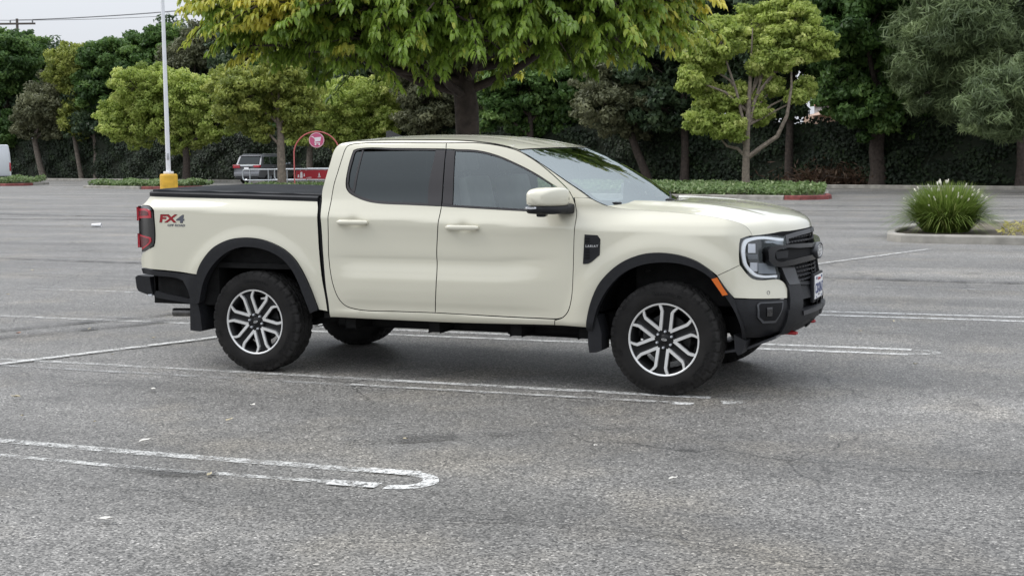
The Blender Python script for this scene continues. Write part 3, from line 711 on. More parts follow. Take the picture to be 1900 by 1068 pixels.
# ---- far wood beyond the other side of the car park (behind the photographer)
def far_wood():
    rs = np.random.default_rng(77); n = 26000
    x = rs.uniform(-150, 150, n); top = 7.5 + 1.8 * np.sin(x * .13) + 1.4 * np.sin(x * .41 + 1) + .8 * np.sin(x * 1.1)
    z = top * rs.uniform(0, 1, n) ** .8
    C = np.column_stack([x, -88 + rs.normal(0, 1.6, n) + 2.0 * np.sin(x * .3), z])
    V, F, a = leaf_quads(C, rs.normal(0, .5, (n, 3)) + [0, .9, .4], rs.uniform(.7, 1.5, n), rs.uniform(.5, 1.0, n), np.clip(rs.normal(.45, .2, n), 0, 1), rs)
    tag(obj('far_wood', mesh_fast('far_wood', V, F, False, a), LEAF['dark']), 'far line of trees across the car park mirrored in the truck glass', 'wood', kind='stuff')
far_wood()

# ---- ground cover in the islands
GC = mat_leaf('leaf_ground_cover', (.07, .12, .035), (.155, .235, .075), (.38, .43, .24), .4, .35)
def cover(pts, n, h, seed):
    rs = np.random.default_rng(seed); P = np.array(pts); lo = P.min(0); hi = P.max(0); Q = []
    while len(Q) < n:
        q = rs.uniform(lo, hi, (n, 2)); x, y = q[:, 0], q[:, 1]; c = np.zeros(n, bool)
        for i in range(len(P)):
            a, b_ = P[i], P[(i+1) % len(P)]
            if a[1] == b_[1]: continue
            c ^= ((a[1] > y) != (b_[1] > y)) & (x < (b_[0]-a[0])*(y-a[1])/(b_[1]-a[1]) + a[0])
        Q += q[c].tolist()
    Q = np.array(Q[:n]); ctr = P.mean(0); Q = ctr + (Q - ctr) * .985
    hh = h * (.75 + .25 * np.sin(Q[:, 0] * 3.1) * np.sin(Q[:, 1] * 2.7))
    z = .08 + hh * rs.uniform(.15, 1, n) ** .6
    C = np.column_stack([Q, z]); Nn = rs.normal(0, .55, (n, 3)) + [0, -.35, .8]
    V, F, a = leaf_quads(C, Nn, rs.uniform(.11, .22, n), rs.uniform(.07, .13, n), np.clip(rs.normal(.45, .2, n), 0, 1), rs, -.3)
    o = obj('ground_cover', mesh_fast('ground_cover', V, F, False, a), GC)
    return o
tag(cover(isl_r, 26000, .42, 1), 'leafy ground cover filling the right planted island', 'ground cover', kind='stuff')
tag(cover(isl_l, 9000, .42, 2), 'leafy ground cover in the kerbed island behind the lamp post', 'ground cover', kind='stuff')
tag(cover(isl_ll, 7000, .55, 3), 'leafy ground cover in the island at the left edge', 'ground cover', kind='stuff')
tag(cover(isl_m, 5000, .30, 4), 'low ground cover under the olive tree by the cart corral', 'ground cover', kind='stuff')

# ---- grass clump with white flower spikes
def clump():
    bx, by = 3.62, 17.35
    t = empty('grass_clump', (bx, by, .09)); tag(t, 'big green grass clump with small white flower spikes in the near planter', 'plant')
    rs = np.random.default_rng(21); V = []; A = []; n = 4200
    for i in range(n):
        a = rs.uniform(0, 2*math.pi); r0 = .40 * math.sqrt(rs.random()); lean = rs.uniform(.05, 1.12) * (.38 + r0 * 1.9)
        L = rs.uniform(.58, 1.0); w = rs.uniform(.007, .013)
        d = np.array([math.cos(a + rs.normal(0, .3)), math.sin(a + rs.normal(0, .3)), 0]); s = np.array([-d[1], d[0], 0])
        b = np.array([r0 * math.cos(a), r0 * math.sin(a), 0])
        p = []
        for k, tt in enumerate((0, .35, .7, 1.0)):
            ang = lean * (.35 + .95 * tt) ; p.append(b + d * L * tt * math.sin(min(ang, 1.9)) + np.array([0, 0, L * tt * math.cos(min(ang, 1.75))]))
        ww = [w, w * .95, w * .7, .001]
        for k in range(4): V += [p[k] - s * ww[k], p[k] + s * ww[k]]
        A += [np.clip(rs.normal(.45, .2), 0, 1)] * 3
    o_ = np.arange(n)[:, None, None] * 8
    F = (np.array([[0, 1, 3, 2], [2, 3, 5, 4], [4, 5, 7, 6]])[None] + o_).reshape(-1, 4)
    obj('blades', mesh_fast('blades', np.array(V), F, True, A), mat_leaf('leaf_grass', (.085, .14, .025), (.18, .26, .05), (.36, .39, .14), .45, .35), t)
    fm = mat('flower_white', (.75, .72, .62), .8); sm_ = MATS['leaf_grass']
    for i in range(46):
        a = rs.uniform(0, 2*math.pi); rr_ = .85 * math.sqrt(rs.random()); h = .93 - .40 * (rr_ / .85) ** 2 + rs.uniform(-.10, .05)
        tip = Vector((rr_ * math.cos(a), rr_ * math.sin(a), h)); b = tip * .18; b.z = 0
        m1 = b.lerp(tip, .55) + Vector((0, 0, .06))
        mb = MB(); mb.tube([b, m1, tip], .004, 4, 0, False); st = mb.build('flower_stem', [mat('stem_green', (.12, .16, .04), .7) if i == 0 else MATS['stem_green']], t)
        mb = MB(); dr = (tip - m1).normalized(); hl = rs.uniform(.045, .085)
        mb.tube([tip - dr * .01, tip + dr * hl * .3, tip + dr * hl * .7, tip + dr * hl], [.006, .014, .013, .003], 6); mb.build('flower_spike', [fm], st)
clump()
def weeds():
    rs = np.random.default_rng(31); n = 900
    C = np.column_stack([rs.uniform(4.6, 7.5, n), rs.uniform(16.2, 19.8, n), .09 + rs.uniform(0, .10, n)])
    V, F, a = leaf_quads(C, rs.normal(0, .5, (n, 3)) + [0, -.3, .8], rs.uniform(.06, .14, n), rs.uniform(.03, .06, n), rs.uniform(0, 1, n), rs)
    tag(obj('dry_weeds', mesh_fast('dry_weeds', V, F, False, a), mat_leaf('leaf_dry_weed', (.25, .22, .10), (.38, .34, .10), (.5, .46, .16))), 'yellowed weeds on the bare soil of the near planter', 'weeds', kind='stuff')
weeds()
def brush():
    rs = np.random.default_rng(41); n = 1800; bx, by = -4.4, 53.3
    t = empty('dry_brush', (bx, by, .08)); tag(t, 'heap of dry brown brush at the foot of the hedge right of the island', 'brush')
    C = np.column_stack([rs.normal(0, 1.0, n), rs.normal(0, .35, n), np.abs(rs.normal(0, .38, n))])
    V, F, a = leaf_quads(C, rs.normal(0, 1, (n, 3)), rs.uniform(.2, .45, n), rs.uniform(.03, .08, n), rs.uniform(0, 1, n), rs)
    obj('dead_leaves', mesh_fast('dead_leaves', V, F, False, a), mat_leaf('leaf_dead', (.06, .035, .022), (.11, .065, .042), (.17, .12, .08)), t)
    mb = MB()
    for k in range(26):
        a = rs.uniform(0, math.pi); c = Vector((rs.normal(0, .9), rs.normal(0, .3), rs.uniform(.05, .5))); d = Vector((math.cos(a), .2, math.sin(a) * .5)) * .6
        mb.tube([c - d, c + d], .012, 5)
    mb.build('twig', [BARKD], t)['kind'] = 'stuff'
brush()
# ------------------------------------------------------------------ pickup truck: outlines of the body panels,
# (distance along the flank and round the nose, height) in metres from the rear axle
OUT = {
    'rd': [(0.764,1.705),(0.776,1.727),(0.8,1.74),(0.874,1.749),(1.203,1.75),(1.594,1.744),(1.599,1.7),(1.191,1.708),(0.863,1.706),(0.837,1.697),(0.82,1.626),(0.807,1.542),(0.802,1.454),(0.808,1.422),(0.837,1.385),(0.905,1.351),(0.991,1.324),(1.083,1.31),(1.351,1.299),(1.604,1.29),(1.599,1.219),(1.574,0.96),(1.575,0.755),(1.554,0.516),(1.258,0.515),(0.898,0.521),(0.809,0.547),(0.758,0.599),(0.725,0.671),(0.7,0.772),(0.686,0.893),(0.686,1.107),(0.687,1.243),(0.697,1.421),(0.726,1.547),(0.749,1.643)],
    'rwin': [(0.837,1.697),(0.863,1.706),(1.191,1.708),(1.599,1.7),(1.604,1.29),(1.351,1.299),(1.083,1.31),(0.991,1.324),(0.905,1.351),(0.837,1.385),(0.808,1.422),(0.802,1.454),(0.807,1.542),(0.82,1.626)],
    'fd': [(1.594,1.744),(1.77,1.744),(1.88,1.738),(1.997,1.723),(2.096,1.703),(2.168,1.681),(2.27,1.631),(2.339,1.59),(2.426,1.528),(2.51,1.461),(2.572,1.404),(2.608,1.352),(2.631,1.297),(2.641,1.249),(2.64,1.157),(2.636,1.08),(2.626,0.819),(2.612,0.649),(2.585,0.561),(2.546,0.52),(2.505,0.5075),(2.47,0.5065),(2.42,0.5065),(2.075,0.508),(1.554,0.516),(1.575,0.755),(1.574,0.96),(1.599,1.219),(1.604,1.29),(1.955,1.273),(2.221,1.261),(2.368,1.254),(2.578,1.245),(2.587,1.275),(2.559,1.334),(2.512,1.404),(2.448,1.445),(2.3,1.528),(2.178,1.584),(2.007,1.65),(1.847,1.686),(1.683,1.695),(1.599,1.7)],
    'fwin': [(1.599,1.7),(1.683,1.695),(1.847,1.686),(2.007,1.65),(2.178,1.584),(2.3,1.528),(2.448,1.445),(2.512,1.404),(2.559,1.334),(2.587,1.275),(2.578,1.245),(2.368,1.254),(2.221,1.261),(1.955,1.273),(1.604,1.29)],
    'cab': [(2.731,1.351),(2.693,1.378),(2.548,1.468),(2.377,1.575),(2.269,1.638),(2.17,1.689),(2.074,1.714),(1.94,1.738),(1.728,1.759),(1.371,1.768),(1.012,1.77),(0.767,1.761),(0.706,1.746),(0.675,1.712),(0.648,1.603),(0.617,1.467),(0.602,1.39),(0.61,1.305),(0.627,1.135),(0.636,0.933),(0.652,0.689),(0.671,0.568),(0.679,0.486),(0.679,0.452),(1.068,0.448),(1.728,0.447),(2.481,0.46),(2.486,0.499),(2.505,0.505),(2.075,0.507),(1.554,0.516),(1.258,0.515),(0.898,0.521),(0.809,0.547),(0.758,0.599),(0.725,0.671),(0.7,0.772),(0.686,0.893),(0.686,1.107),(0.687,1.243),(0.697,1.421),(0.726,1.547),(0.749,1.643),(0.764,1.705),(0.776,1.727),(0.8,1.74),(0.874,1.749),(1.203,1.75),(1.594,1.744),(1.77,1.744),(1.88,1.738),(1.997,1.723),(2.096,1.703),(2.168,1.681),(2.27,1.631),(2.339,1.59),(2.426,1.528),(2.51,1.461),(2.572,1.404),(2.608,1.352)],
    'bed': [(-0.982,1.357),(0.572,1.323),(0.589,1.274),(0.599,1.134),(0.605,0.973),(0.622,0.77),(0.655,0.588),(0.667,0.498),(0.596,0.508),(0.566,0.586),(0.524,0.687),(0.468,0.796),(0.405,0.884),(0.322,0.952),(0.219,1.0),(0.105,1.031),(-0.02,1.041),(-0.128,1.032),(-0.233,1.001),(-0.324,0.953),(-0.401,0.881),(-0.455,0.808),(-0.48,0.745),(-0.735,0.766),(-1.068,0.782),(-1.072,0.853),(-1.053,0.903),(-0.904,0.959),(-0.892,0.989),(-0.893,1.244),(-0.923,1.269),(-1.049,1.282)],
    'flR': [(-0.48,0.745),(-0.455,0.808),(-0.401,0.881),(-0.324,0.953),(-0.233,1.001),(-0.128,1.032),(-0.02,1.041),(0.105,1.031),(0.219,1.0),(0.322,0.952),(0.405,0.884),(0.468,0.796),(0.524,0.687),(0.566,0.586),(0.596,0.508),(0.534,0.485),(0.483,0.604),(0.437,0.717),(0.38,0.814),(0.311,0.883),(0.218,0.934),(0.104,0.965),(-0.011,0.974),(-0.084,0.966),(-0.184,0.931),(-0.286,0.862),(-0.366,0.776),(-0.421,0.682),(-0.464,0.531),(-0.491,0.513)],
    'tail': [(-1.054,1.279),(-0.925,1.267),(-0.895,1.242),(-0.894,0.989),(-0.907,0.961),(-1.056,0.906)],
    'flF': [(2.727,0.456),(2.74,0.541),(2.772,0.656),(2.826,0.766),(2.908,0.857),(2.979,0.911),(3.05,0.947),(3.144,0.976),(3.231,0.986),(3.332,0.982),(3.426,0.964),(3.509,0.934),(3.579,0.89),(3.641,0.829),(3.691,0.769),(3.721,0.729),(3.744,0.694),(3.77,0.612),(3.806,0.52),(3.844,0.414),(3.819,0.415),(3.785,0.52),(3.75,0.611),(3.691,0.718),(3.634,0.793),(3.57,0.852),(3.498,0.89),(3.417,0.914),(3.332,0.924),(3.246,0.922),(3.163,0.911),(3.08,0.885),(3.002,0.844),(2.928,0.779),(2.861,0.692),(2.812,0.596),(2.78,0.485),(2.763,0.43)],
    'fender': [(2.62,1.354),(2.731,1.349),(2.797,1.32),(2.855,1.298),(2.95,1.281),(3.085,1.269),(3.254,1.26),(3.408,1.249),(3.596,1.228),(3.758,1.199),(3.805,1.184),(3.842,1.166),(3.874,1.131),(3.888,1.102),(3.858,1.1),(3.797,1.083),(3.789,1.051),(3.789,0.919),(3.791,0.910),(3.644,0.840),(3.579,0.89),(3.509,0.934),(3.426,0.964),(3.332,0.982),(3.231,0.986),(3.144,0.976),(3.05,0.947),(2.979,0.911),(2.908,0.857),(2.826,0.766),(2.772,0.656),(2.74,0.541),(2.727,0.456),(2.607,0.46),(2.483,0.46),(2.487,0.495),(2.546,0.517),(2.585,0.557),(2.612,0.645),(2.626,0.819),(2.636,1.08),(2.64,1.157),(2.641,1.249),(2.631,1.297)],
    'fascia': [(3.791,0.909),(3.81,0.884),(3.867,0.822),(3.897,0.81),(4.128,0.792),(4.179,0.76),(4.192,0.727),(4.17,0.667),(3.913,0.683),(3.752,0.692),(3.721,0.729),(3.691,0.769),(3.644,0.838)],
    'lamp': [(3.793,1.069),(3.805,1.083),(3.858,1.1),(4.234,1.083),(4.222,0.967),(4.138,0.88),(4.122,0.796),(3.897,0.813),(3.867,0.825),(3.81,0.886),(3.791,0.919)],
    'clad': [(3.747,0.688),(3.913,0.679),(4.169,0.663),(4.163,0.587),(4.165,0.454),(4.076,0.416),(3.844,0.414),(3.806,0.52),(3.77,0.612)],
    'marker': [(3.609,0.818),(3.645,0.83),(3.715,0.715),(3.684,0.709)],
    'vent': [(2.713,1.102),(2.806,1.098),(2.827,1.07),(2.822,0.962),(2.739,0.901),(2.7,0.898)],
    'hseam': [(2.855,1.298),(2.95,1.281),(3.085,1.269),(3.254,1.26),(3.408,1.249),(3.596,1.228),(3.758,1.199),(3.805,1.184),(3.842,1.166),(3.874,1.131),(3.888,1.102)],
    'rearclad': [(-1.069,0.777),(-0.484,0.741),(-0.461,0.702),(-0.491,0.513),(-0.557,0.52),(-0.583,0.622),(-0.632,0.696),(-0.712,0.715),(-0.893,0.727),(-1.055,0.736)],
}
def pch(xs, ys):
    xs = np.array(xs, float); ys = np.array(ys, float); h = np.diff(xs); d = np.diff(ys) / h
    m = np.zeros(len(xs)); m[0] = d[0]; m[-1] = d[-1]
    for i in range(1, len(xs) - 1):
        if d[i - 1] * d[i] > 0:
            a = 2 * h[i] + h[i - 1]; b = h[i] + 2 * h[i - 1]; m[i] = (a + b) / (a / d[i - 1] + b / d[i])
    def f(x):
        x = np.clip(np.asarray(x, float), xs[0], xs[-1]); i = np.clip(np.searchsorted(xs, x) - 1, 0, len(xs) - 2)
        t = (x - xs[i]) / h[i]
        return (2*t**3-3*t**2+1)*ys[i] + (t**3-2*t**2+t)*h[i]*m[i] + (-2*t**3+3*t**2)*ys[i+1] + (t**3-t**2)*h[i]*m[i+1]
    return f
def sst(a, b, x):
    t = np.clip((x - a) / (b - a), 0, 1); return t * t * (3 - 2 * t)
# half width by height: doors with their sculpted flank, and the plainer bed and fender
WZ = pch([.36,.42,.445,.470,.495,.512,.54,.60,.68,.74,.80,.865,.895,.925,.95,1.02,1.10,1.180,1.193,1.208,1.25,1.30,1.34,1.50,1.70,1.745,1.775,1.80],
         [.84,.868,.893,.911,.916,.909,.910,.919,.9255,.9265,.9175,.9060,.9040,.9080,.9095,.911,.915,.9215,.9215,.9175,.901,.882,.868,.834,.778,.757,.722,.66])
WS = pch([.36,.42,.445,.47,.495,.54,.60,.80,1.0,1.15,1.180,1.193,1.208,1.25,1.30,1.36,1.5], [.84,.868,.893,.911,.916,.916,.917,.921,.923,.9225,.9220,.9215,.9175,.901,.882,.862,.83])
_pl = np.array([(3.2,.0),(3.5,-.006),(3.68,-.022),(3.80,-.066),(3.90,-.150),(3.975,-.275),(4.03,-.42),(4.075,-.60),(4.105,-.76),(4.118,-.92)])
_s = np.concatenate([[3.2], 3.2 + np.cumsum(np.hypot(*np.diff(_pl, axis=0).T))])
PX = pch(_s, _pl[:, 0]); PY = pch(_s, _pl[:, 1]); SMAX = float(_s[-1])
FZ = pch([.30,.38,.45,.52,.60,.66,.80,1.0,1.12,1.2], [-.12,-.06,.01,.045,.055,.045,.015,.0,-.02,-.04])
AX = [(0., .388), (3.27, .388)]
DENT = [(.90, 1.172), (1.79, 1.143)]
def M(s, z):
    """body skin: flank coordinate s and height z -> (x, half width, z)"""
    s = np.asarray(s, float); z = np.asarray(z, float)
    x = np.where(s > 3.2, PX(s), s); dy = np.where(s > 3.2, PY(s), 0.)
    e = 1e-3
    nx = np.where(s > 3.2, -(PY(s + e) - PY(s - e)), 0.); ny = np.where(s > 3.2, PX(s + e) - PX(s - e), 1.)
    L = np.hypot(nx, ny) + 1e-12; nx = nx / L; ny = ny / L
    zz = z - .030 * sst(2.0, 2.55, x) * sst(1.1, .9, z) * sst(.56, .70, z)
    # the shoulder crease falls gently from tail lamp to headlamp
    sh_ = (.032 - .033 * x) * sst(.95, 1.1, z) * (1 - sst(1.25, 1.345, z))
    zz = zz - sh_; zs_ = z - sh_
    g = sst(.62, .95, x) * (1 - sst(2.15, 2.60, x))
    g = np.maximum(g, sst(1.2, 1.35, z))
    w = WZ(zz) * g + WS(zs_) * (1 - g)
    w = w - .05 * sst(2.75, 3.15, x) * sst(1.16, 1.29, z)
    for cx, cz in AX:
        r = np.hypot(x - cx, z - cz)
        w = w + .016 * (1 - sst(.62, .76, r))
    for cx, cz in DENT:
        w = w - .014 * np.exp(-((x - cx) / .05) ** 2 - ((z - cz) / .035) ** 2)
    w = w - .05 * sst(-.86, -1.06, x) ** 2 - .01 * sst(0, -1, x)
    fr = sst(.05, .75, nx)
    off = (w - .923) * (1 - fr) + FZ(z) * fr
    return np.stack([x + nx * off, .923 + dy + ny * off, z + 0 * s], -1)
def MN(s, z):
    e = 2e-3
    a = M(s + e, z) - M(s - e, z); b = M(s, z + e) - M(s, z - e)
    n = np.cross(b, a); return n / (np.linalg.norm(n, axis=-1, keepdims=True) + 1e-12)

def round_outline(pts, step=.02, corner=38):
    P = np.array(pts, float); n = len(P); out = []
    T = np.zeros((n, 2)); isc = []
    for i in range(n):
        a = P[i] - P[i - 1]; b = P[(i + 1) % n] - P[i]
        ang = math.degrees(abs(math.atan2(a[0]*b[1]-a[1]*b[0], a @ b)))
        isc.append(ang > corner)
        t = a / (np.linalg.norm(a) + 1e-9) + b / (np.linalg.norm(b) + 1e-9); T[i] = t / (np.linalg.norm(t) + 1e-9)
    for i in range(n):
        j = (i + 1) % n; d = P[j] - P[i]; L = np.linalg.norm(d)
        if L < 1e-6: continue
        t0 = d / L if isc[i] else T[i]; t1 = d / L if isc[j] else T[j]
        k = max(1, int(math.ceil(L / step)))
        for q in range(k):
            t = q / k
            out.append((2*t**3-3*t**2+1)*P[i] + (t**3-2*t**2+t)*L*t0 + (-2*t**3+3*t**2)*P[j] + (t**3-t**2)*L*t1)
    return np.array(out)

def inside(Q, P):
    x, y = Q[:, 0], Q[:, 1]; c = np.zeros(len(Q), bool); n = len(P)
    for i in range(n):
        x0, y0 = P[i]; x1, y1 = P[(i + 1) % n]
        if y0 == y1: continue
        k = ((y0 > y) != (y1 > y)) & (x < (x1 - x0) * (y - y0) / (y1 - y0) + x0)
        c ^= k
    return c

def inset(P, g):
    A = (np.roll(P, -1, 0) - np.roll(P, 1, 0)); A /= np.linalg.norm(A, axis=1, keepdims=True) + 1e-9
    area = np.sum(P[:, 0] * np.roll(P[:, 1], -1) - np.roll(P[:, 0], -1) * P[:, 1])
    N = np.stack([-A[:, 1], A[:, 0]], 1) * (1 if area > 0 else -1)
    return P + N * g

def panel_data(pts, off=0., gap=.0, depth=.02, grid=.04, corner=38, step=.02, raw=False):
    P = np.array(pts, float) if raw else round_outline(pts, step, corner)
    area = np.sum(P[:, 0] * np.roll(P[:, 1], -1) - np.roll(P[:, 0], -1) * P[:, 1])
    if area < 0: P = P[::-1]
    if gap: P = inset(P, gap)
    lo = P.min(0); hi = P.max(0)
    gx, gz = np.meshgrid(np.arange(lo[0], hi[0], grid), np.arange(lo[1], hi[1], grid))
    Q = np.stack([gx.ravel(), gz.ravel()], 1)
    if len(Q):
        Q = Q[inside(Q, P)]
    if len(Q):
        d = np.sqrt(((Q[:, None, :] - P[None, :, :]) ** 2).sum(-1)).min(1)
        Q = Q[d > grid * .35]
    A = [Vector(q) for q in P] + [Vector(q) for q in Q]
    n = len(P)
    E = [(i, (i + 1) % n) for i in range(n)]
    ov, oe, of, *_ = delaunay_2d_cdt(A, E, [], 0, 1e-6)
    V2 = np.array([v[:] for v in ov]); F = np.array([t for t in of])
    c = V2[F].mean(1); F = F[inside(c, P)]
    a = V2[F]; ar = (a[:,1,0]-a[:,0,0])*(a[:,2,1]-a[:,0,1]) - (a[:,2,0]-a[:,0,0])*(a[:,1,1]-a[:,0,1])
    F[ar < 0] = F[ar < 0][:, ::-1]
    return P, V2, F

def panel(name, pts, mats, parent, side=-1, off=0., gap=.0, depth=.02, grid=.04, corner=38, step=.02, both=False, label=None):
    """a curved sheet-metal panel with turned edges, lying on the body skin"""
    P, V2, F = panel_data(pts, off, gap, depth, grid, corner, step)
    V = []; N = []; FF = []; MI = []
    base = 0
    for sg in ((-1, 1) if both else (side,)):
        S = np.array([1, sg, 1.])
        n2 = MN(V2[:, 0], V2[:, 1]); top = (M(V2[:, 0], V2[:, 1]) + n2 * off) * S
        nb = MN(P[:, 0], P[:, 1]); b0 = (M(P[:, 0], P[:, 1]) + nb * off) * S; b1 = (M(P[:, 0], P[:, 1]) + nb * (off - depth)) * S
        k = len(V2); n = len(P)
        V += [top, b0, b1]
        t = np.roll(b0, -1, 0) - np.roll(b0, 1, 0)
        rn = np.cross(t, nb * S) * (1 if sg < 0 else -1)
        rn /= np.linalg.norm(rn, axis=1, keepdims=True) + 1e-9
        N += [n2 * S, rn, rn]
        tri = F if sg < 0 else F[:, ::-1]
        FF += [tuple(int(base + i) for i in q) for q in tri]; MI += [0] * len(tri)
        for i in range(n):
            j = (i + 1) % n
            q = (base+k+i, base+k+n+i, base+k+n+j, base+k+j)
            FF.append(q if sg < 0 else q[::-1]); MI.append(1 if len(mats) > 1 else 0)
        base += k + 2 * n
    V = np.concatenate(V); N = np.concatenate(N)
    me = bpy.data.meshes.new(name)
    me.from_pydata(V.tolist(), [], FF)
    me.polygons.foreach_set('material_index', MI)
    me.polygons.foreach_set('use_smooth', [True] * len(FF))
    me.normals_split_custom_set_from_vertices(N.tolist())
    o = obj(name, me, mats, parent)
    if label: o['label'] = label
    return o

def loft(name, P, mats, parent, flange=0.0, label=None):
    """P array (nu,nv,3) as a smooth sheet, optional turned-down edge"""
    nu, nv = P.shape[:2]
    V = P.reshape(-1, 3).tolist(); F = []
    for i in range(nu - 1):
        for j in range(nv - 1):
            F.append((i*nv+j, (i+1)*nv+j, (i+1)*nv+j+1, i*nv+j+1))
    MI = [0] * len(F)
    if flange:
        ring = [(i, 0) for i in range(nu)] + [(nu-1, j) for j in range(1, nv)] + [(i, nv-1) for i in range(nu-2, -1, -1)] + [(0, j) for j in range(nv-2, 0, -1)]
        b = len(V); n = len(ring)
        V += [P[q].tolist() for q in ring]; V += [(P[q] - [0, 0, flange]).tolist() for q in ring]
        for i in range(n):
            j = (i + 1) % n; F.append((b+i, b+j, b+n+j, b+n+i)); MI.append(1 if len(mats) > 1 else 0)
    me = bpy.data.meshes.new(name); me.from_pydata(V, [], F)
    me.polygons.foreach_set('material_index', MI)
    me.polygons.foreach_set('use_smooth', [True] * len(F))
    bm = bmesh.new(); bm.from_mesh(me); bmesh.ops.recalc_face_normals(bm, faces=bm.faces); bm.to_mesh(me); bm.free()
    o = obj(name, me, mats, parent)
    if label: o['label'] = label
    return o

# ---- materials of the truck
def paint_mat():
    m, nt, b = nodes('cream_paint')
    b.inputs['Base Color'].default_value = (.618, .598, .490, 1)
    b.inputs['Roughness'].default_value = .38
    b.inputs['Coat Weight'].default_value = 1.0
    b.inputs['Coat IOR'].default_value = 1.5
    b.inputs['Specular IOR Level'].default_value = .25
    b.inputs['Coat Roughness'].default_value = .035
    tc = nt.nodes.new('ShaderNodeTexCoord')
    nz = nt.nodes.new('ShaderNodeTexNoise'); nz.inputs['Scale'].default_value = 1.6; nz.inputs['Detail'].default_value = 3
    nt.links.new(tc.outputs['Object'], nz.inputs['Vector'])
    # base colour turns unevenly darker and browner towards the sill
    sx = nt.nodes.new('ShaderNodeSeparateXYZ'); nt.links.new(tc.outputs['Object'], sx.inputs[0])
    mr = nt.nodes.new('ShaderNodeMapRange'); mr.inputs[1].default_value = .85; mr.inputs[2].default_value = .42; mr.inputs[3].default_value = 0; mr.inputs[4].default_value = .5
    nt.links.new(sx.outputs[2], mr.inputs[0])
    mu = nt.nodes.new('ShaderNodeMath'); mu.operation = 'MULTIPLY'
    nt.links.new(mr.outputs[0], mu.inputs[0]); nt.links.new(nz.outputs[0], mu.inputs[1])
    mx = nt.nodes.new('ShaderNodeMixRGB'); mx.inputs[1].default_value = (.618, .598, .490, 1); mx.inputs[2].default_value = (.42, .39, .31, 1)
    nt.links.new(mu.outputs[0], mx.inputs[0]); nt.links.new(mx.outputs[0], b.inputs['Base Color'])
    bp = nt.nodes.new('ShaderNodeBump'); bp.inputs['Strength'].default_value = .012; bp.inputs['Distance'].default_value = .02
    n2 = nt.nodes.new('ShaderNodeTexNoise'); n2.inputs['Scale'].default_value = 7; n2.inputs['Detail'].default_value = 2
    nt.links.new(tc.outputs['Object'], n2.inputs['Vector'])
    nt.links.new(n2.outputs[0], bp.inputs['Height']); nt.links.new(bp.outputs[0], b.inputs['Coat Normal'])
    return m
PAINT = paint_mat()
DARK = mat('seal_and_gap_shade', (.008, .008, .009), .7, spec=.2)  # seal black, also painted on panel edges as the shade of shut lines
PLAST = mat('black_plastic', (.014, .0145, .0165), .5, noise=(30, .15), bump=(600, .12), spec=.28)
GLOSS = mat('gloss_black', (.008, .008, .009), .16, spec=.45)
BPIL = mat('pillar_black', (.028, .025, .026), .3)
RUB = mat('tyre_rubber', (.016, .0152, .0147), .75, noise=(9, .3), bump=(260, .25), spec=.2)
TREAD = mat('tyre_tread', (.028, .027, .026), .85, noise=(14, .3), bump=(200, .3), spec=.2)
CHROME = mat('machined_alloy', (.86, .86, .85), .34, metal=.7)
WDARK = mat('wheel_black', (.007, .007, .0075), .42, spec=.3)
STEEL = mat('dull_steel', (.06, .06, .06), .5, metal=.7, noise=(20, .4))
UND = mat('underbody_black', (.010, .010, .010), .8, noise=(12, .4), spec=.2)
RED = mat('lens_red', (.42, .012, .028), .15, coat=1.)
REDD = mat('lens_dark_red', (.10, .006, .012), .12, coat=1.)
SMOKE = mat('lens_smoked', (.006, .006, .007), .06, coat=1.)
AMBER = mat('lens_amber', (.62, .13, .008), .25, coat=.6)
SILVER = mat('silver_plastic', (.74, .76, .80), .25, metal=.6)
LAMPW = mat('lamp_guide_white', (.86, .88, .92), .25, coat=.8, emis=((.94, .97, 1.0), .22))
LGREY = mat('lamp_inner_grey', (.36, .39, .43), .3, coat=.5)
TONN = mat('tonneau_vinyl', (.030, .032, .035), .9, noise=(2.2, .2), bump=(400, .1), spec=.12)
TRIMG = mat('satin_grey_trim', (.055, .057, .062), .4, noise=(15, .1))
BADR = mat('badge_red', (.30, .012, .02), .3); BADG = mat('badge_grey', (.10, .105, .13), .3)
BADW = mat('badge_white', (.78, .78, .78), .4)
WHITEP = mat('plate_white', (.78, .78, .78), .4); PLB = mat('plate_blue', (.03, .05, .16), .4); PLRED = mat('plate_red', (.4, .03, .03), .4)
SEATM = mat('seat_leather', (.60, .59, .54), .55, noise=(6, .12))
DASHM = mat('dash_dark', (.03, .03, .032), .6)
TOWR = mat('tow_hook_red', (.36, .010, .014), .45)
G_FRONT = mat_glass('glass_side_front', (.72, .79, .79), 2.25)
G_REAR = mat_glass('glass_privacy', (.04, .042, .048), 1.72)
G_WS = mat_glass('glass_windshield', (.60, .68, .68), 3.1)
G_LAMP = mat_glass('glass_lamp_cover', (.95, .95, .96), 1.5)

T = empty('pickup_truck', (0, 0, 0))
tag(T, 'cream four-door pickup truck with black fender flares parked across the bay lines', 'pickup truck')

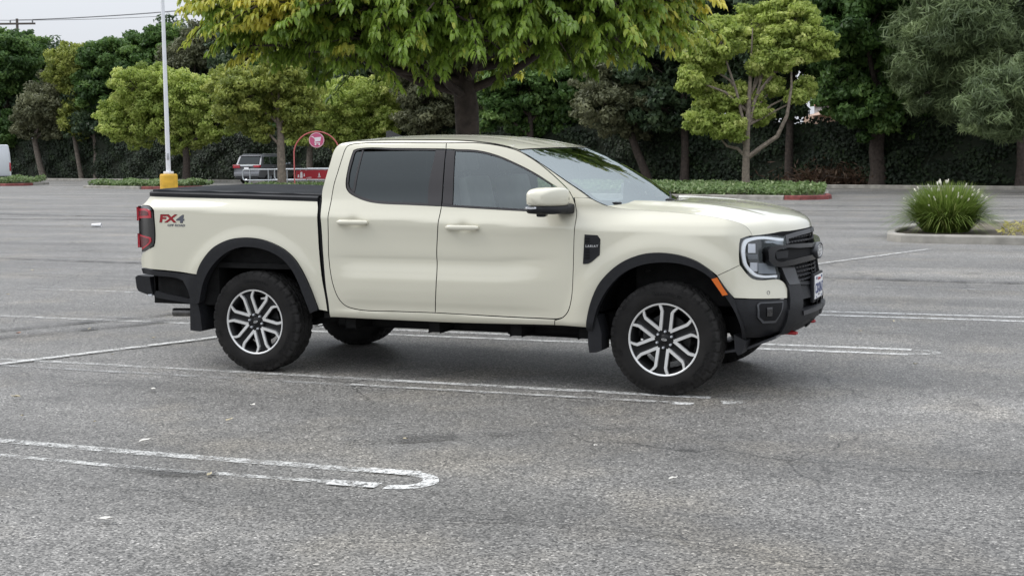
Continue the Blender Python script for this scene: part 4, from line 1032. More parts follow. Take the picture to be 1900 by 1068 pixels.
PD = [PAINT, DARK]
for sg in (-1, 1):
    panel('bed_side', OUT['bed'], PD, T, sg, gap=.003, grid=.02)
    panel('cab_frame', OUT['cab'], PD, T, sg, gap=.003, depth=.035, grid=.02)
    panel('front_fender', OUT['fender'], PD, T, sg, gap=.0015, grid=.02)
    rd = panel('rear_door', OUT['rd'], PD, T, sg, gap=.0035, grid=.018)
    fd = panel('front_door', OUT['fd'], PD, T, sg, gap=.0035, grid=.018)
    # glass lies a little behind the frames
    panel('side_window', [(.83,1.69),(1.595,1.695),(1.6,1.29),(1.35,1.298),(1.08,1.309),(.99,1.323),(.905,1.35),(.84,1.384),(.812,1.42),(.806,1.455),(.812,1.54)], [G_REAR], rd, sg, off=-.012, depth=.004, label='dark privacy glass of the rear door')
    panel('side_window', OUT['fwin'], [G_FRONT], fd, sg, off=-.012, depth=.004, label='clear glass of the front door')
    # black frame pieces round the glass
    panel('window_trim', [(1.515,1.70),(1.596,1.699),(1.600,1.292),(1.50,1.294),(1.49,1.315)], [BPIL, DARK], rd, sg, off=-.004, gap=.002, depth=.01)
    panel('window_trim', [(.806,1.45),(.812,1.42),(.84,1.384),(.905,1.35),(.99,1.323),(1.08,1.309),(1.35,1.298),(1.50,1.294),(1.50,1.312),(1.35,1.316),(1.085,1.327),(1.0,1.34),(.915,1.367),(.853,1.398),(.826,1.43),(.82,1.455)], [BPIL, DARK], rd, sg, off=-.003, depth=.01, corner=60)
    panel('window_trim', [(.826,1.43),(.853,1.398),(.872,1.389),(.876,1.40),(.888,1.50),(.902,1.60),(.918,1.703),(.905,1.703),(.888,1.60),(.872,1.50),(.86,1.41)], [BPIL, DARK], rd, sg, off=-.008, depth=.01, corner=20)
    panel('window_trim', [(.82,1.455),(.823,1.54),(.838,1.625),(.852,1.688),(.868,1.697),(1.19,1.699),(1.52,1.692),(1.52,1.702),(1.19,1.708),(.863,1.706),(.837,1.697),(.82,1.626),(.807,1.542),(.804,1.455)], [BPIL, DARK], rd, sg, off=-.003, depth=.01, corner=60)
    panel('window_trim', [(1.602,1.697),(1.672,1.693),(1.690,1.30),(1.606,1.304)], [BPIL, DARK], fd, sg, off=-.004, gap=.002, depth=.01)
    panel('window_trim', [(1.606,1.304),(1.955,1.287),(2.22,1.275),(2.37,1.268),(2.58,1.259),(2.575,1.245),(2.368,1.254),(2.221,1.261),(1.955,1.273),(1.606,1.290)], [BPIL, DARK], fd, sg, off=-.003, depth=.01)
    panel('window_trim', [(1.672,1.697),(1.847,1.686),(2.007,1.65),(2.178,1.584),(2.3,1.528),(2.448,1.445),(2.435,1.440),(2.29,1.521),(2.172,1.576),(2.003,1.641),(1.845,1.676),(1.672,1.687)], [BPIL, DARK], fd, sg, off=-.003, depth=.01)
    panel('mirror_sail', [(2.44,1.44),(2.512,1.402),(2.557,1.334),(2.585,1.275),(2.577,1.258),(2.42,1.265)], [PLAST, DARK], fd, sg, off=-.002, depth=.012)
    # door handles: bridge over a shallow dish
    for d_, (hx, hz) in ((rd, (.90, 1.168)), (fd, (1.79, 1.139))):
        mb = MB(); L = .128
        prof = [(-L, .016), (-L + .015, .023), (-.07, .026), (.07, .026), (L - .02, .024), (L, .018)]
        secs = []
        for t_ in np.linspace(-L, L, 17):
            o_ = float(np.interp(t_, [q[0] for q in prof], [q[1] for q in prof]))
            hh = .019 * math.sqrt(max(.02, 1 - abs(t_ / (L * 1.04)) ** 8)); th = .013
            f_ = (t_ + L) / (2 * L); c = M(hx - .15, hz) * (1 - f_) + M(hx + .15, hz) * f_; c = np.array([hx + t_, c[1], hz]); n_ = np.array([0, 1., 0])
            ring = []
            for k in range(10):
                a = 2 * math.pi * k / 10
                q = c + n_ * (o_ + th * math.cos(a) * .9) + np.array([0, 0, hh * math.sin(a)])
                ring.append(q * [1, sg, 1])
            secs.append(ring)
        V = [tuple(q) for r_ in secs for q in r_]; F = []
        for i in range(16):
            for k in range(10): F.append((i*10+k, i*10+(k+1) % 10, (i+1)*10+(k+1) % 10, (i+1)*10+k))
        F += [tuple(range(10)), tuple(range(160, 170))]
        mb.add(V, F, 0, True)
        for e in (-L + .02, L - .022):
            c = M(hx + e, hz); mb.box((c[0]-.014, sg*c[1]-.03, c[2]-.012), (c[0]+.014, sg*c[1]+.03, c[2]+.012), 0, .004)
        mb.build('door_handle', [PAINT], d_)
    # fender vent with its lettering
    fv = panel('fender_vent', OUT['vent'], [PLAST, DARK], T, sg, off=.004, depth=.012, label='black vent badge on the front fender')
    V, F = text_mesh('LARIAT', .022, .001, space=1.35)
    mb = MB(); mb.add([tuple((M(2.766 - sg*0 + (-sg)*v.x, 1.022 + v.y) + MN(2.766 + (-sg)*v.x, 1.022 + v.y) * (.0065 + v.z)) * [1, sg, 1]) for v in V], F)
    mb.build('lettering', [BADW], fv)
    mb = MB()
    for zz in (1.075, 1.055, 1.0, .98, .96, .94):
        c = M(2.725, zz); mb.box((c[0]-.012, sg*(c[1]+.006)-.004, zz-.004), (c[0]+.022, sg*(c[1]+.006)+.004, zz+.004))
    mb.build('vent_slot', [DARK], fv)
    # fender flares
    for k_, nm in (('flR', 'rear'), ('flF', 'front')):
        fl = panel('fender_flare', OUT[k_], [PLAST, PLAST], T, sg, off=.026, depth=.07, grid=.03)
        if k_ == 'flF':
            panel('side_marker', OUT['marker'], [AMBER, AMBER], fl, sg, off=.031, depth=.01, label='amber side marker lamp')
    # tail lamp
    tl = panel('tail_light', OUT['tail'], [SMOKE, SMOKE], T, sg, off=.006, depth=.03, gap=.002)
    panel('lens', [(-1.065,1.256),(-.945,1.252),(-.918,1.236),(-.914,1.185),(-1.065,1.178)], [RED], tl, sg, off=.010, depth=.008)
    panel('lens', [(-1.066,1.238),(-.955,1.234),(-.942,1.224),(-.94,1.204),(-1.066,1.198)], [REDD], tl, sg, off=.012, depth=.004)
    panel('lens', [(-1.065,1.048),(-.925,1.030),(-.920,1.0),(-.945,.975),(-1.045,.928)], [RED], tl, sg, off=.010, depth=.008)
    panel('lens', [(-1.065,1.036),(-.945,1.020),(-.94,1.003),(-.956,.986),(-1.05,.944)], [REDD], tl, sg, off=.012, depth=.004)
    mb = MB(); mb.box((-1.076, sg*.70, .95), (-1.058, sg*.862, 1.27), 0, .006); mb.build('rear_lens', [SMOKE], tl)
    for z0_, z1_ in ((1.165, 1.262), (.95, 1.05)):
        mb = MB(); mb.box((-1.088, sg*.72, z0_), (-1.070, sg*.868, z1_), 0, .006); mb.build('rear_lens', [RED], tl)
    panel('bumper_corner', OUT['rearclad'], [PLAST, PLAST], T, sg, off=.004, depth=.05)
    # white front fascia corner and black lower bumper
    panel('bumper_fascia', OUT['fascia'], [PAINT, PAINT], T, sg, gap=.0012)
    cl = panel('bumper_cladding', [(3.747,.688),(3.913,.679),(4.169,.663),(4.163,.587),(4.175,.50),(4.165,.454),(4.076,.416),(3.844,.414),(3.806,.52),(3.77,.612)], [PLAST, PLAST], T, sg, off=-.001, gap=.002, depth=.05)
    panel('fog_recess', [(3.885,.645),(3.905,.66),(4.105,.652),(4.085,.595),(4.046,.536),(4.03,.516),(3.925,.52),(3.887,.562)], [TRIMG, PLAST], cl, sg, off=.012, depth=.016)
    panel('fog_recess', [(3.897,.640),(3.910,.650),(4.092,.643),(4.073,.598),(4.038,.548),(4.022,.532),(3.932,.536),(3.900,.565)], [DARK, DARK], cl, sg, off=.0135, depth=.01)
    panel('fog_light', [(3.945,.622),(3.985,.621),(3.985,.566),(3.945,.568)], [SMOKE, DARK], cl, sg, off=.020, depth=.02)
    c = M(3.986, .718); n_ = MN(3.986, .718)
    mb = MB()
    ring = [tuple((c + n_*.002 + np.array([math.sin(a)*.0, 0, 0]) + np.cross(n_, [0, 0, 1]) * .013 * math.cos(a) + np.array([0, 0, .013]) * math.sin(a)) * [1, sg, 1]) for a in np.linspace(0, 2*math.pi, 14, endpoint=False)]
    mb.tube(ring + [ring[0]], .0016, 5, 0, False); mb.build('parking_sensor', [BADG], T)
    # headlamp
    hl = panel('headlight', OUT['lamp'], [SMOKE, DARK], T, sg, off=-.022, depth=.03)
    panel('light_guide', [(4.215,1.071),(3.861,1.087),(3.82,1.068),(3.815,.922),(3.832,.893),(3.879,.843),(3.906,.829),(4.1,.812),(4.102,.828),(3.914,.845),(3.891,.859),(3.85,.903),(3.838,.929),(3.841,1.047),(3.868,1.065),(4.209,1.053)], [LAMPW], hl, sg, off=-.004, depth=.018, corner=70)
    panel('light_guide', [(4.0,1.064),(4.209,1.052),(4.205,1.030),(4.12,1.034),(4.085,1.045),(4.003,1.049)], [SILVER], hl, sg, off=-.006, depth=.015)
    panel('lamp_bowl', [(3.93,.918),(4.09,.909),(4.109,.835),(3.932,.849)], [LGREY], hl, sg, off=-.015, depth=.006)
    for q in ([(3.853,1.050),(3.910,1.048),(3.906,.987),(3.850,.989)], [(3.864,.924),(3.919,.922),(3.917,.864),(3.863,.867)]):
        panel('lens', q, [SILVER, DARK], hl, sg, off=-.006, depth=.015, step=.01)
    mb = MB()
    for zz in (.950, .958, .966, .974): 
        c0 = M(3.852, zz)-MN(3.852, zz)*.012; c1 = M(3.925, zz)-MN(3.925, zz)*.012
        mb.tube([tuple(c0*[1, sg, 1]), tuple(c1*[1, sg, 1])], .0022, 5)
    mb.build('lamp_fin', [SILVER], hl)
    panel('cover_glass', OUT['lamp'], [G_LAMP], hl, sg, off=.0, depth=.003)
    panel('bumper_upright', [(4.118,.885),(4.308,.870),(4.371,.741),(4.345,.56),(4.158,.566),(4.193,.723),(4.177,.778)], [PLAST, PLAST], T, sg, off=.014, depth=.05, corner=50)
    panel('upright_sky_sheen', [(4.128,.874),(4.303,.862),(4.362,.745),(4.203,.752),(4.182,.784)], [TRIMG, PLAST], T, sg, off=.018, depth=.01)  # lighter grey paints the sky's reflection on the upright's upper facet

# ---- hood, roof, windshield
HE = M(np.array([q[0] for q in OUT['hseam']]), np.array([q[1] for q in OUT['hseam']]))
tl_ = np.concatenate([[0], np.cumsum(np.linalg.norm(np.diff(HE, axis=0), axis=1))]); tl_ /= tl_[-1]
fx, fy, fz = (pch(tl_, HE[:, i]) for i in range(3))
tt = np.concatenate([np.linspace(0, .8, 34, endpoint=False), np.linspace(.8, 1, 20)])
vv = np.linspace(-1, 1, 57)
HC = pch([0, .1, .3, .5, .68, .82, .90, .95, .98, 1], [1.318, 1.324, 1.316, 1.298, 1.267, 1.230, 1.201, 1.175, 1.147, 1.118])
P = np.zeros((len(tt), len(vv), 3))
for i, t in enumerate(tt):
    a = np.abs(vv)
    xe, ye, ze = float(fx(t)), float(fy(t)), float(fz(t))
    ye -= .004; ze -= .001
    dx = .20 + .03 * t
    P[i, :, 0] = xe + dx * (1 - a ** 2.1)
    P[i, :, 1] = vv * ye
    hc = float(HC(t))
    sh = 1 - a ** 2.3
    ridge = .016 * np.exp(-((a - .66) / .085) ** 2) * (1 - .75 * t ** 3) - .012 * np.exp(-(a / .42) ** 4) * (1 - t ** 4)
    P[i, :, 2] = ze + (hc - ze) * sh + ridge
loft('hood', P, PD, T, .03)

ROOFE = [(.700,1.742),(.767,1.761),(1.012,1.77),(1.371,1.768),(1.728,1.759),(1.94,1.738),(2.074,1.714),(2.17,1.689)]
RE = M(np.array([q[0] for q in ROOFE]), np.array([q[1] for q in ROOFE]))
rx = [q[0] for q in ROOFE]
rz = pch(rx, [q[1] for q in ROOFE]); ry = pch(rx, RE[:, 1])
RCZ = pch([.66, .76, 1.0, 1.3, 1.7, 2.0, 2.2, 2.33], [1.762, 1.788, 1.808, 1.815, 1.803, 1.772, 1.735, 1.706])
tt = np.linspace(0, 1, 40); vv = np.linspace(-1, 1, 49)
P = np.zeros((40, 49, 3))
for i, t in enumerate(tt):
    a = np.abs(vv)
    xe = .700 + (2.168 - .700) * t; xc = .665 + (2.335 - .665) * t
    P[i, :, 0] = xe + (xc - xe) * (1 - a ** 2)
    P[i, :, 1] = vv * (float(ry(xe)) - .008)
    ze = float(rz(xe)) + .004
    sh = 1 - a ** 2.6
    bead = -.006 * (np.exp(-((a - .55) / .05) ** 2) + np.exp(-((a - .22) / .05) ** 2)) * sst(0, .08, t) * sst(1, .9, t)
    P[i, :, 2] = ze + (float(RCZ(xc)) - ze) * sh + bead
rf = loft('roof', P, PD, T, .03)
mb = MB()
mb.add([(.60+.12,-.03,1.79),(.60+.12,.03,1.79),(.90,-.022,1.79),(.90,.022,1.79),(.71,-.004,1.850),(.71,.004,1.850),(.745,-.004,1.856),(.745,.004,1.856),(.81,-.016,1.825),(.81,.016,1.825)],
       [(0,4,6,8,2),(1,3,9,7,5),(4,5,7,6),(6,7,9,8),(8,9,3,2),(0,1,5,4)], 0, True)
mb.build('antenna', [PLAST], rf)

WE = [(2.17,1.689),(2.269,1.638),(2.377,1.575),(2.548,1.468),(2.693,1.378),(2.731,1.351),(2.797,1.32),(2.855,1.298)]
E3 = M(np.array([q[0] for q in WE]), np.array([q[1] for q in WE]))
tw = np.concatenate([[0], np.cumsum(np.linalg.norm(np.diff(E3, axis=0), axis=1))]); tw /= tw[-1]
ex, ey, ez = (pch(tw, E3[:, i]) for i in range(3))
uu = np.linspace(0, 1, 26); vv = np.linspace(-1, 1, 41)
P = np.zeros((26, 41, 3))
for i, u in enumerate(uu):
    a = np.abs(vv)
    cx = 2.342 + (3.06 - 2.342) * u; cz = 1.700 + (1.300 - 1.700) * u + .035 * math.sin(math.pi * u)
    xe, ye, ze = float(ex(u)) + .004, float(ey(u)) - .010 - .03 * u, float(ez(u)) - .004
    P[i, :, 0] = xe + (cx - xe) * (1 - a ** 2.2)
    P[i, :, 1] = vv * ye
    P[i, :, 2] = ze + (cz - ze) * (1 - a ** 2.2)
ws = loft('windshield', P, [G_WS], T)
# black ceramic border round the glass, just inside it
idx = [0, 1]
B = P.copy(); B[:, :, 2] -= .004; B[:, :, 0] -= .004
mb = MB()
nu, nv = 26, 41
Vb = B.reshape(-1, 3).tolist(); Fb = []
for i in range(nu - 1):
    for j in range(nv - 1):
        if i < 1 or i > nu - 4 or j < 1 or j > nv - 3: Fb.append((i*nv+j, (i+1)*nv+j, (i+1)*nv+j+1, i*nv+j+1))
mb.add(Vb, Fb, 0, True); mb.build('glass_border', [DARK], ws)
# cowl below the glass, wipers on it
P2 = np.zeros((2, 41, 3)); P2[0] = P[-1]; P2[1] = P[-1] + [.10, 0, -.045]; P2[0, :, 2] -= .012; 
loft('cowl', P2, [PLAST], T)
for y0, y1, x0, x1 in ((-.72, -.05, 2.83, 3.00), (-.02, .62, 3.02, 2.93)):
    wp = empty('wiper'); wp.parent = T
    mb = MB()
    j0 = Vector((x0 + .05, y0, 1.300)); j1 = Vector((x1 - .04, y1, 1.335))
    mb.tube([j0, (j0 + j1) / 2 + Vector((0, 0, .02)), j1], [.011, .008, .006], 6); mb.box(j0 - Vector((.03, .03, .02)), j0 + Vector((.03, .03, .018)), 0, .008)
    mb.build('wiper_arm', [PLAST], wp)
    mb = MB(); mb.tube([j0 + Vector((-.03, .04, .012)), (j0 + j1) / 2 + Vector((-.035, 0, .02)), j1 + Vector((-.02, .06, .01))], .007, 5); mb.build('wiper_blade', [DARK], wp)

# ---- cab back wall with its window
mb = MB()
pts = [(.700,.74,1.742),(.665,0,1.762)]
def backx(z): return float(np.interp(z, [1.0, 1.3, 1.39, 1.6, 1.712, 1.76], [.62, .605, .60, .645, .672, .695]))
zs = [.9, 1.15, 1.33, 1.40, 1.66, 1.72, 1.755]; ys = [-1, -.7, -.3, 0, .3, .7, 1]
V = []; F = []; mi = []
for z in zs:
    hw = float(M(.70, min(z, 1.76))[1]) - .012
    for q in ys: V.append((backx(z) + .03 * (1 if abs(q) == 1 else 0), q * hw, z))
for i in range(len(zs) - 1):
    for j in range(6):
        if i == 3 and 1 <= j <= 4: continue
        F.append((i*7+j, i*7+j+1, (i+1)*7+j+1, (i+1)*7+j))
mb.add(V, F, 0, True); cb = mb.build('cab_back', [PAINT], T)
mb = MB(); q = [V[3*7+1], V[3*7+5], V[4*7+5], V[4*7+1]]
mb.add([(a + .004, b, c) for a, b, c in q], [(0, 1, 2, 3)]); mb.build('rear_window', [G_REAR], cb)

# ---- grille group
gr = empty('grille', (0, 0, 0)); gr.parent = T
panel('grille_back', [(4.10,1.075),(4.24,1.083),(4.45,1.098),(SMAX,1.106),(SMAX,.70),(4.36,.72),(4.30,.86),(4.10,.88)], [DARK, DARK], gr, off=-.045, depth=.01, both=True, grid=.06)
panel('grille_surround', [(4.236,1.090),(4.45,1.105),(SMAX,1.113),(SMAX,1.083),(4.47,1.076),(4.275,1.064),(4.262,1.03),(4.232,1.03)], [TRIMG, DARK], gr, off=.002, depth=.05, both=True, corner=25)
panel('grille_surround', [(4.372,.765),(4.56,.752),(SMAX,.748),(SMAX,.725),(4.56,.728),(4.372,.742)], [PLAST, DARK], gr, off=.002, depth=.05, both=True)
panel('grille_surround', [(4.30,.872),(4.318,.872),(4.392,.752),(4.374,.752)], [GLOSS, DARK], gr, off=.006, depth=.05, both=True)
mb = MB()
for r_, zz in enumerate(np.arange(.768, 1.085, .030)):
    if .90 < zz < 1.012: continue
    for sq in np.arange(4.27 + (.026 if r_ % 2 else 0), SMAX, .052):
        if zz < .9 and sq < 4.31 + (.885 - zz) * .6: continue
        if zz > 1.06 and sq < 4.31: continue
        for sg in (-1, 1):
            c = M(sq, zz); n_ = MN(sq, zz); t_ = np.cross([0, 0, 1], n_); t_ /= np.linalg.norm(t_); up = np.array([0, 0, 1.])
            S = np.array([1, sg, 1])
            a0 = [(c - n_*.038 + t_*u_*.019 + up*w_*.0125) * S for u_, w_ in ((-1, 0), (0, -1), (1, 0), (0, 1))]
            a1 = [(c - n_*.008 + t_*u_*.009 + up*w_*.0065) * S for u_, w_ in ((-1, 0), (0, -1), (1, 0), (0, 1))]
            mb.add(a0 + a1, [(0,1,5,4),(1,2,6,5),(2,3,7,6),(3,0,4,7),(4,5,6,7)])
o = mb.build('grille_mesh', [mat('grille_nub', (.10, .10, .105), .25, coat=.4)], gr); o['kind'] = 'stuff'
bar = empty('grille_bar'); bar.parent = T
panel('rail', [(3.982,1.002),(4.009,1.019),(4.053,1.023),(4.40,1.020),(SMAX,1.006),(SMAX,.978),(4.40,.992),(4.07,.994),(4.045,.982),(4.04,.945),(4.06,.925),(4.20,.922),(4.42,.930),(SMAX,.932),(SMAX,.900),(4.42,.892),(4.185,.884),(4.032,.894),(3.985,.928)], [GLOSS, GLOSS], bar, off=.034, depth=.075, both=True, corner=50)
panel('bar_plate', [(4.03,.995),(4.40,1.0),(SMAX,.99),(SMAX,.92),(4.42,.915),(4.03,.915)], [DARK, DARK], bar, off=.012, depth=.01, both=True)
for sg in (-1, 1): panel('bar_mesh', [(4.061,.988),(4.217,.986),(4.204,.938),(4.074,.938)], [PLAST, DARK], bar, sg, off=.020, depth=.01)
# oval badge
em = empty('emblem'); em.parent = T
mb = MB(); NO = 40
def oval(k, a, b, x): return (x, a * math.cos(k), b * math.sin(k))
rings = [(.118, .056, 4.120), (.125, .060, 4.158), (.122, .058, 4.168), (.112, .050, 4.170), (.108, .047, 4.163)]
V = [oval(2*math.pi*k/NO, a, b, x) for a, b, x in rings for k in range(NO)]
V = [(x, y, z + .955) for x, y, z in V]
F = [(i*NO+k, i*NO+(k+1) % NO, (i+1)*NO+(k+1) % NO, (i+1)*NO+k) for i in range(4) for k in range(NO)]
mb.add(V, F, 0, True); mb.build('badge_rim', [TRIMG], em)
mb = MB(); mb.add([(4.165, y, z + .955) for x, y, z in (oval(2*math.pi*k/NO, .110, .049, 0) for k in range(NO))], [tuple(range(NO))]); mb.build('badge_field', [mat('badge_field', (.02, .022, .03), .2, coat=.6)], em)
V, F = text_mesh('Ford', .072, .0015, .001, .35)
mb = MB(); mb.add([(4.168 + v.z, v.x, .955 + v.y) for v in V], F); mb.build('lettering', [CHROME], em)
mb = MB(); ring = [(4.166, .100*math.cos(a), .955 + .041*math.sin(a)) for a in np.linspace(0, 2*math.pi, 40)]; mb.tube(ring, .002, 5, 0, False); mb.build('badge_line', [CHROME], em)

# ---- lower front: centre panel, plate, bumper beam, hooks, skid plate
panel('bumper_center', [(4.36,.735),(SMAX,.730),(SMAX,.640),(4.331,.640)], [PLAST, DARK], T, off=-.01, depth=.04, both=True)
panel('bumper_intake', [(4.33,.642),(SMAX,.642),(SMAX,.55),(4.32,.55)], [DARK, DARK], T, off=-.06, depth=.02, both=True)
panel('bumper_beam', [(4.150,.585),(4.165,.592),(4.318,.588),(4.345,.552),(4.50,.556),(SMAX,.562),(SMAX,.50),(4.50,.492),(4.385,.486),(4.30,.47),(4.27,.42),(4.14,.43)], [PLAST, PLAST], T, off=.016, depth=.06, both=True, corner=45)
panel('bumper_lower', [(4.14,.44),(4.30,.475),(4.385,.495),(SMAX,.502),(SMAX,.40),(4.30,.385),(4.14,.405)], [PLAST, PLAST], T, off=-.012, depth=.05, both=True)
panel('bumper_beam', [(4.345,.566),(4.50,.570),(SMAX,.576),(SMAX,.548),(4.50,.541),(4.36,.536)], [TRIMG, PLAST], T, off=.024, depth=.06, both=True)
for sg in (-1, 1):
    mb = MB(); mb.tube([(3.94, sg*.39, .405), (4.045, sg*.39, .402), (4.068, sg*.378, .400), (4.072, sg*.355, .400), (4.062, sg*.335, .400), (4.035, sg*.325, .402), (3.94, sg*.325, .405)], .011, 8)
    mb.build('tow_hook', [TOWR], T)
mb = MB()
prof = [(4.00, .405), (3.93, .375), (3.80, .318), (3.55, .270), (3.55, .285), (3.80, .335), (3.93, .392), (4.0, .42)]
mb.prism(prof, -.72, .72, 'XZ'); mb.build('skid_plate', [TRIMG], T)
for sg in (-1, 1):
    mb = MB(); mb.prism([(3.745,.44),(3.83,.40),(3.80,.31),(3.775,.30),(3.755,.33)], sg*.70, sg*.86, 'XZ'); mb.build('air_deflector', [PLAST], T)
# licence plate
pl = empty('license_plate'); pl.parent = T
PXp, PZp = 4.163, .700
mb = MB(); mb.box((PXp - .03, -.185, PZp - .105), (PXp - .006, .185, PZp + .098), 0, .006); mb.build('plate_holder', [PLAST], pl)
mb = MB(); mb.box((PXp - .006, -.155, PZp - .082), (PXp, .155, PZp + .082), 0, .002); mb.build('plate_sheet', [WHITEP], pl)
V, F = text_mesh('CBX0A7', .088, .0008, .001, space=1.05)
mb = MB(); mb.add([(PXp + .0012 + v.z, v.x * .92, PZp - .012 + v.y * 1.15) for v in V], F); mb.build('lettering', [PLB], pl)
V, F = text_mesh('California', .030, .0008, 0, .2)
mb = MB(); mb.add([(PXp + .0012 + v.z, v.x, PZp + .057 + v.y) for v in V], F); mb.build('lettering', [PLRED], pl)
mb = MB()
for y in (-.10, .10):
    mb.box((PXp, y - .016, PZp + .056), (PXp + .003, y + .016, PZp + .074))
    mb.lathe([(0, .004), (.006, .003), (.007, 0)], 'X', 10, 0, (PXp, y, PZp - .07))
mb.build('plate_bolt', [PLB], pl)

# ---- bed: rails, cover, tailgate, floor
for sg in (-1, 1):
    mb = MB()
    a = [(x_, 1.3375 - .0218 * x_) for x_ in (-.985, -.95, -.915, -.88, -.84, -.5, .575)]
    V = []
    for x, z in a:
        y = float(M(x, z)[1])
        for dy, dz in ((.004, -.006), (.006, .022), (-.012, .034), (-.075, .034), (-.075, -.006)): V.append((x, sg * (y + dy), z + dz))
    mb.add(V, [(q*5+k_, q*5+(k_+1) % 5, q*5+5+(k_+1) % 5, q*5+5+k_) for q in range(6) for k_ in range(5)] + [(0,1,2,3,4), (34,33,32,31,30)])
    mb.build('bed_rail', [PLAST], T)
    mb = MB(); V = []
    for x, z in ((-.955, 1.393), (.60, 1.359)):
        y = float(M(min(x, .57), 1.33)[1]) - .02
        for dy, dz in ((0, 0), (0, .010), (-.012, .016), (-.05, .016), (-.05, 0)): V.append((x, sg * (y + dy), z + dz))
    mb.add(V, [(0,1,6,5),(1,2,7,6),(2,3,8,7),(3,4,9,8),(4,0,5,9),(0,1,2,3,4),(9,8,7,6,5)])
    mb.build('cover_rail', [PLAST], T)
P = np.zeros((24, 21, 3))
for i, t in enumerate(np.linspace(0, 1, 24)):
    x = -.95 + 1.55 * t; v = np.linspace(-1, 1, 21)
    P[i, :, 0] = x; P[i, :, 1] = v * (.845 if x > -.9 else .835)
    P[i, :, 2] = 1.405 - .034 * t + .020 * (1 - v ** 4) * math.sin(math.pi * min(1, .08 + t * .92)) ** .5 + .003 * math.sin(t * 25)
loft('tonneau_cover', P, [TONN, TONN], T, .02)
mb = MB(); mb.box((-1.062, -.70, .80), (-1.01, .70, 1.36), 0, .012); tg = mb.build('tailgate', [PAINT], T)
mb = MB(); mb.box((-1.075, -.15, 1.20), (-1.06, .15, 1.27), 0, .005); mb.build('tailgate_handle', [PLAST], tg)
mb = MB(); mb.box((-1.0, -.86, .80), (.60, .86, .84)); mb.box((-1.0, -.825, .84), (.58, -.76, 1.33)); mb.box((-1.0, .76, .84), (.58, .825, 1.33)); mb.box((.57, -.86, .5), (.60, .86, 1.33))
mb.build('bed_liner', [UND], T)
# black gap seal between cab and bed
for sg in (-1, 1):
    mb = MB(); pts = []
    for z in np.linspace(.50, 1.34, 22):
        xx = float(np.interp(z, [.498, .588, .77, .973, 1.134, 1.274, 1.323], [.673, .664, .637, .62, .613, .602, .588])); pts.append((xx, sg * (float(M(.63, z)[1]) - .025), z))
    mb.tube(pts, .018, 8); mb.build('gap_seal', [DARK], T)
# rear bumper
mb = MB(); mb.prism([(-1.128,.705),(-1.118,.62),(-1.10,.592),(-.985,.560),(-.955,.566),(-.972,.60),(-.99,.712),(-1.10,.722)], -.87, .87, 'XZ')
rb = mb.build('rear_bumper', [PLAST], T)
mb = MB(); mb.box((-1.12, -.60, .722), (-.98, .60, .735), 0, .005); mb.build('bumper_step_pad', [DARK], rb)
for sg in (-1, 1):
    mb = MB(); mb.prism([(-.955,.565),(-.93,.545),(-.60,.508),(-.57,.515),(-.60,.545),(-.80,.575),(-.93,.60)], sg*.87, sg*.68, 'XZ'); mb.build('corner_step', [PLAST], rb)
    mb = MB(); mb.box((-.965, sg*.80-.04, .57), (-.92, sg*.80+.05, .74), 0, .008); mb.build('bumper_bracket', [PLAST], rb)
    mb = MB(); mb.box((-.99, sg*.888 - .006, .558), (-.955, sg*.888 + .006, .574), 0, .003); mb.build('reflector', [SILVER], rb)
mb = MB(); mb.box((-.97, -.84, .50), (-.35, .84, .80)); mb.build('rear_valance', [UND], T)

# ---- FX4 badge
for sg in (-1, 1):
    bd = empty('box_badge'); bd.parent = T
    for txt, cx, cz, size, m_, ex_ in (('FX', -.766, 1.178, .094, BADR, 1.38), ('4', -.645, 1.175, .092, BADG, 1.50), ('OFF ROAD', -.682, 1.128, .030, BADG, 1.15)):
        V, F = text_mesh(txt, size, .001, .0035 if size > .05 else .0005, .12)
        if sg < 0: pts = [(cx + v.x * ex_, cz + v.y * .82, v.z) for v in V]
        else: pts = [(-(v.x * ex_) + cx, cz + v.y * .82, v.z) for v in V]
        A = np.array(pts); Q = (M(A[:, 0], A[:, 1]) + MN(A[:, 0], A[:, 1]) * (.0016 + A[:, 2:3])) * [1, sg, 1]
        mb = MB(); mb.add(Q, F); mb.build('lettering', [m_], bd)
        if size > .05:
            Q2 = (M(cx + (A[:, 0]-cx) * 1.05, cz + (A[:, 1]-cz) * 1.12) + MN(A[:, 0], A[:, 1]) * (.0006 + A[:, 2:3] * .3)) * [1, sg, 1]
            mb = MB(); mb.add(Q2, F); mb.build('letter_shadow', [DARK], bd)

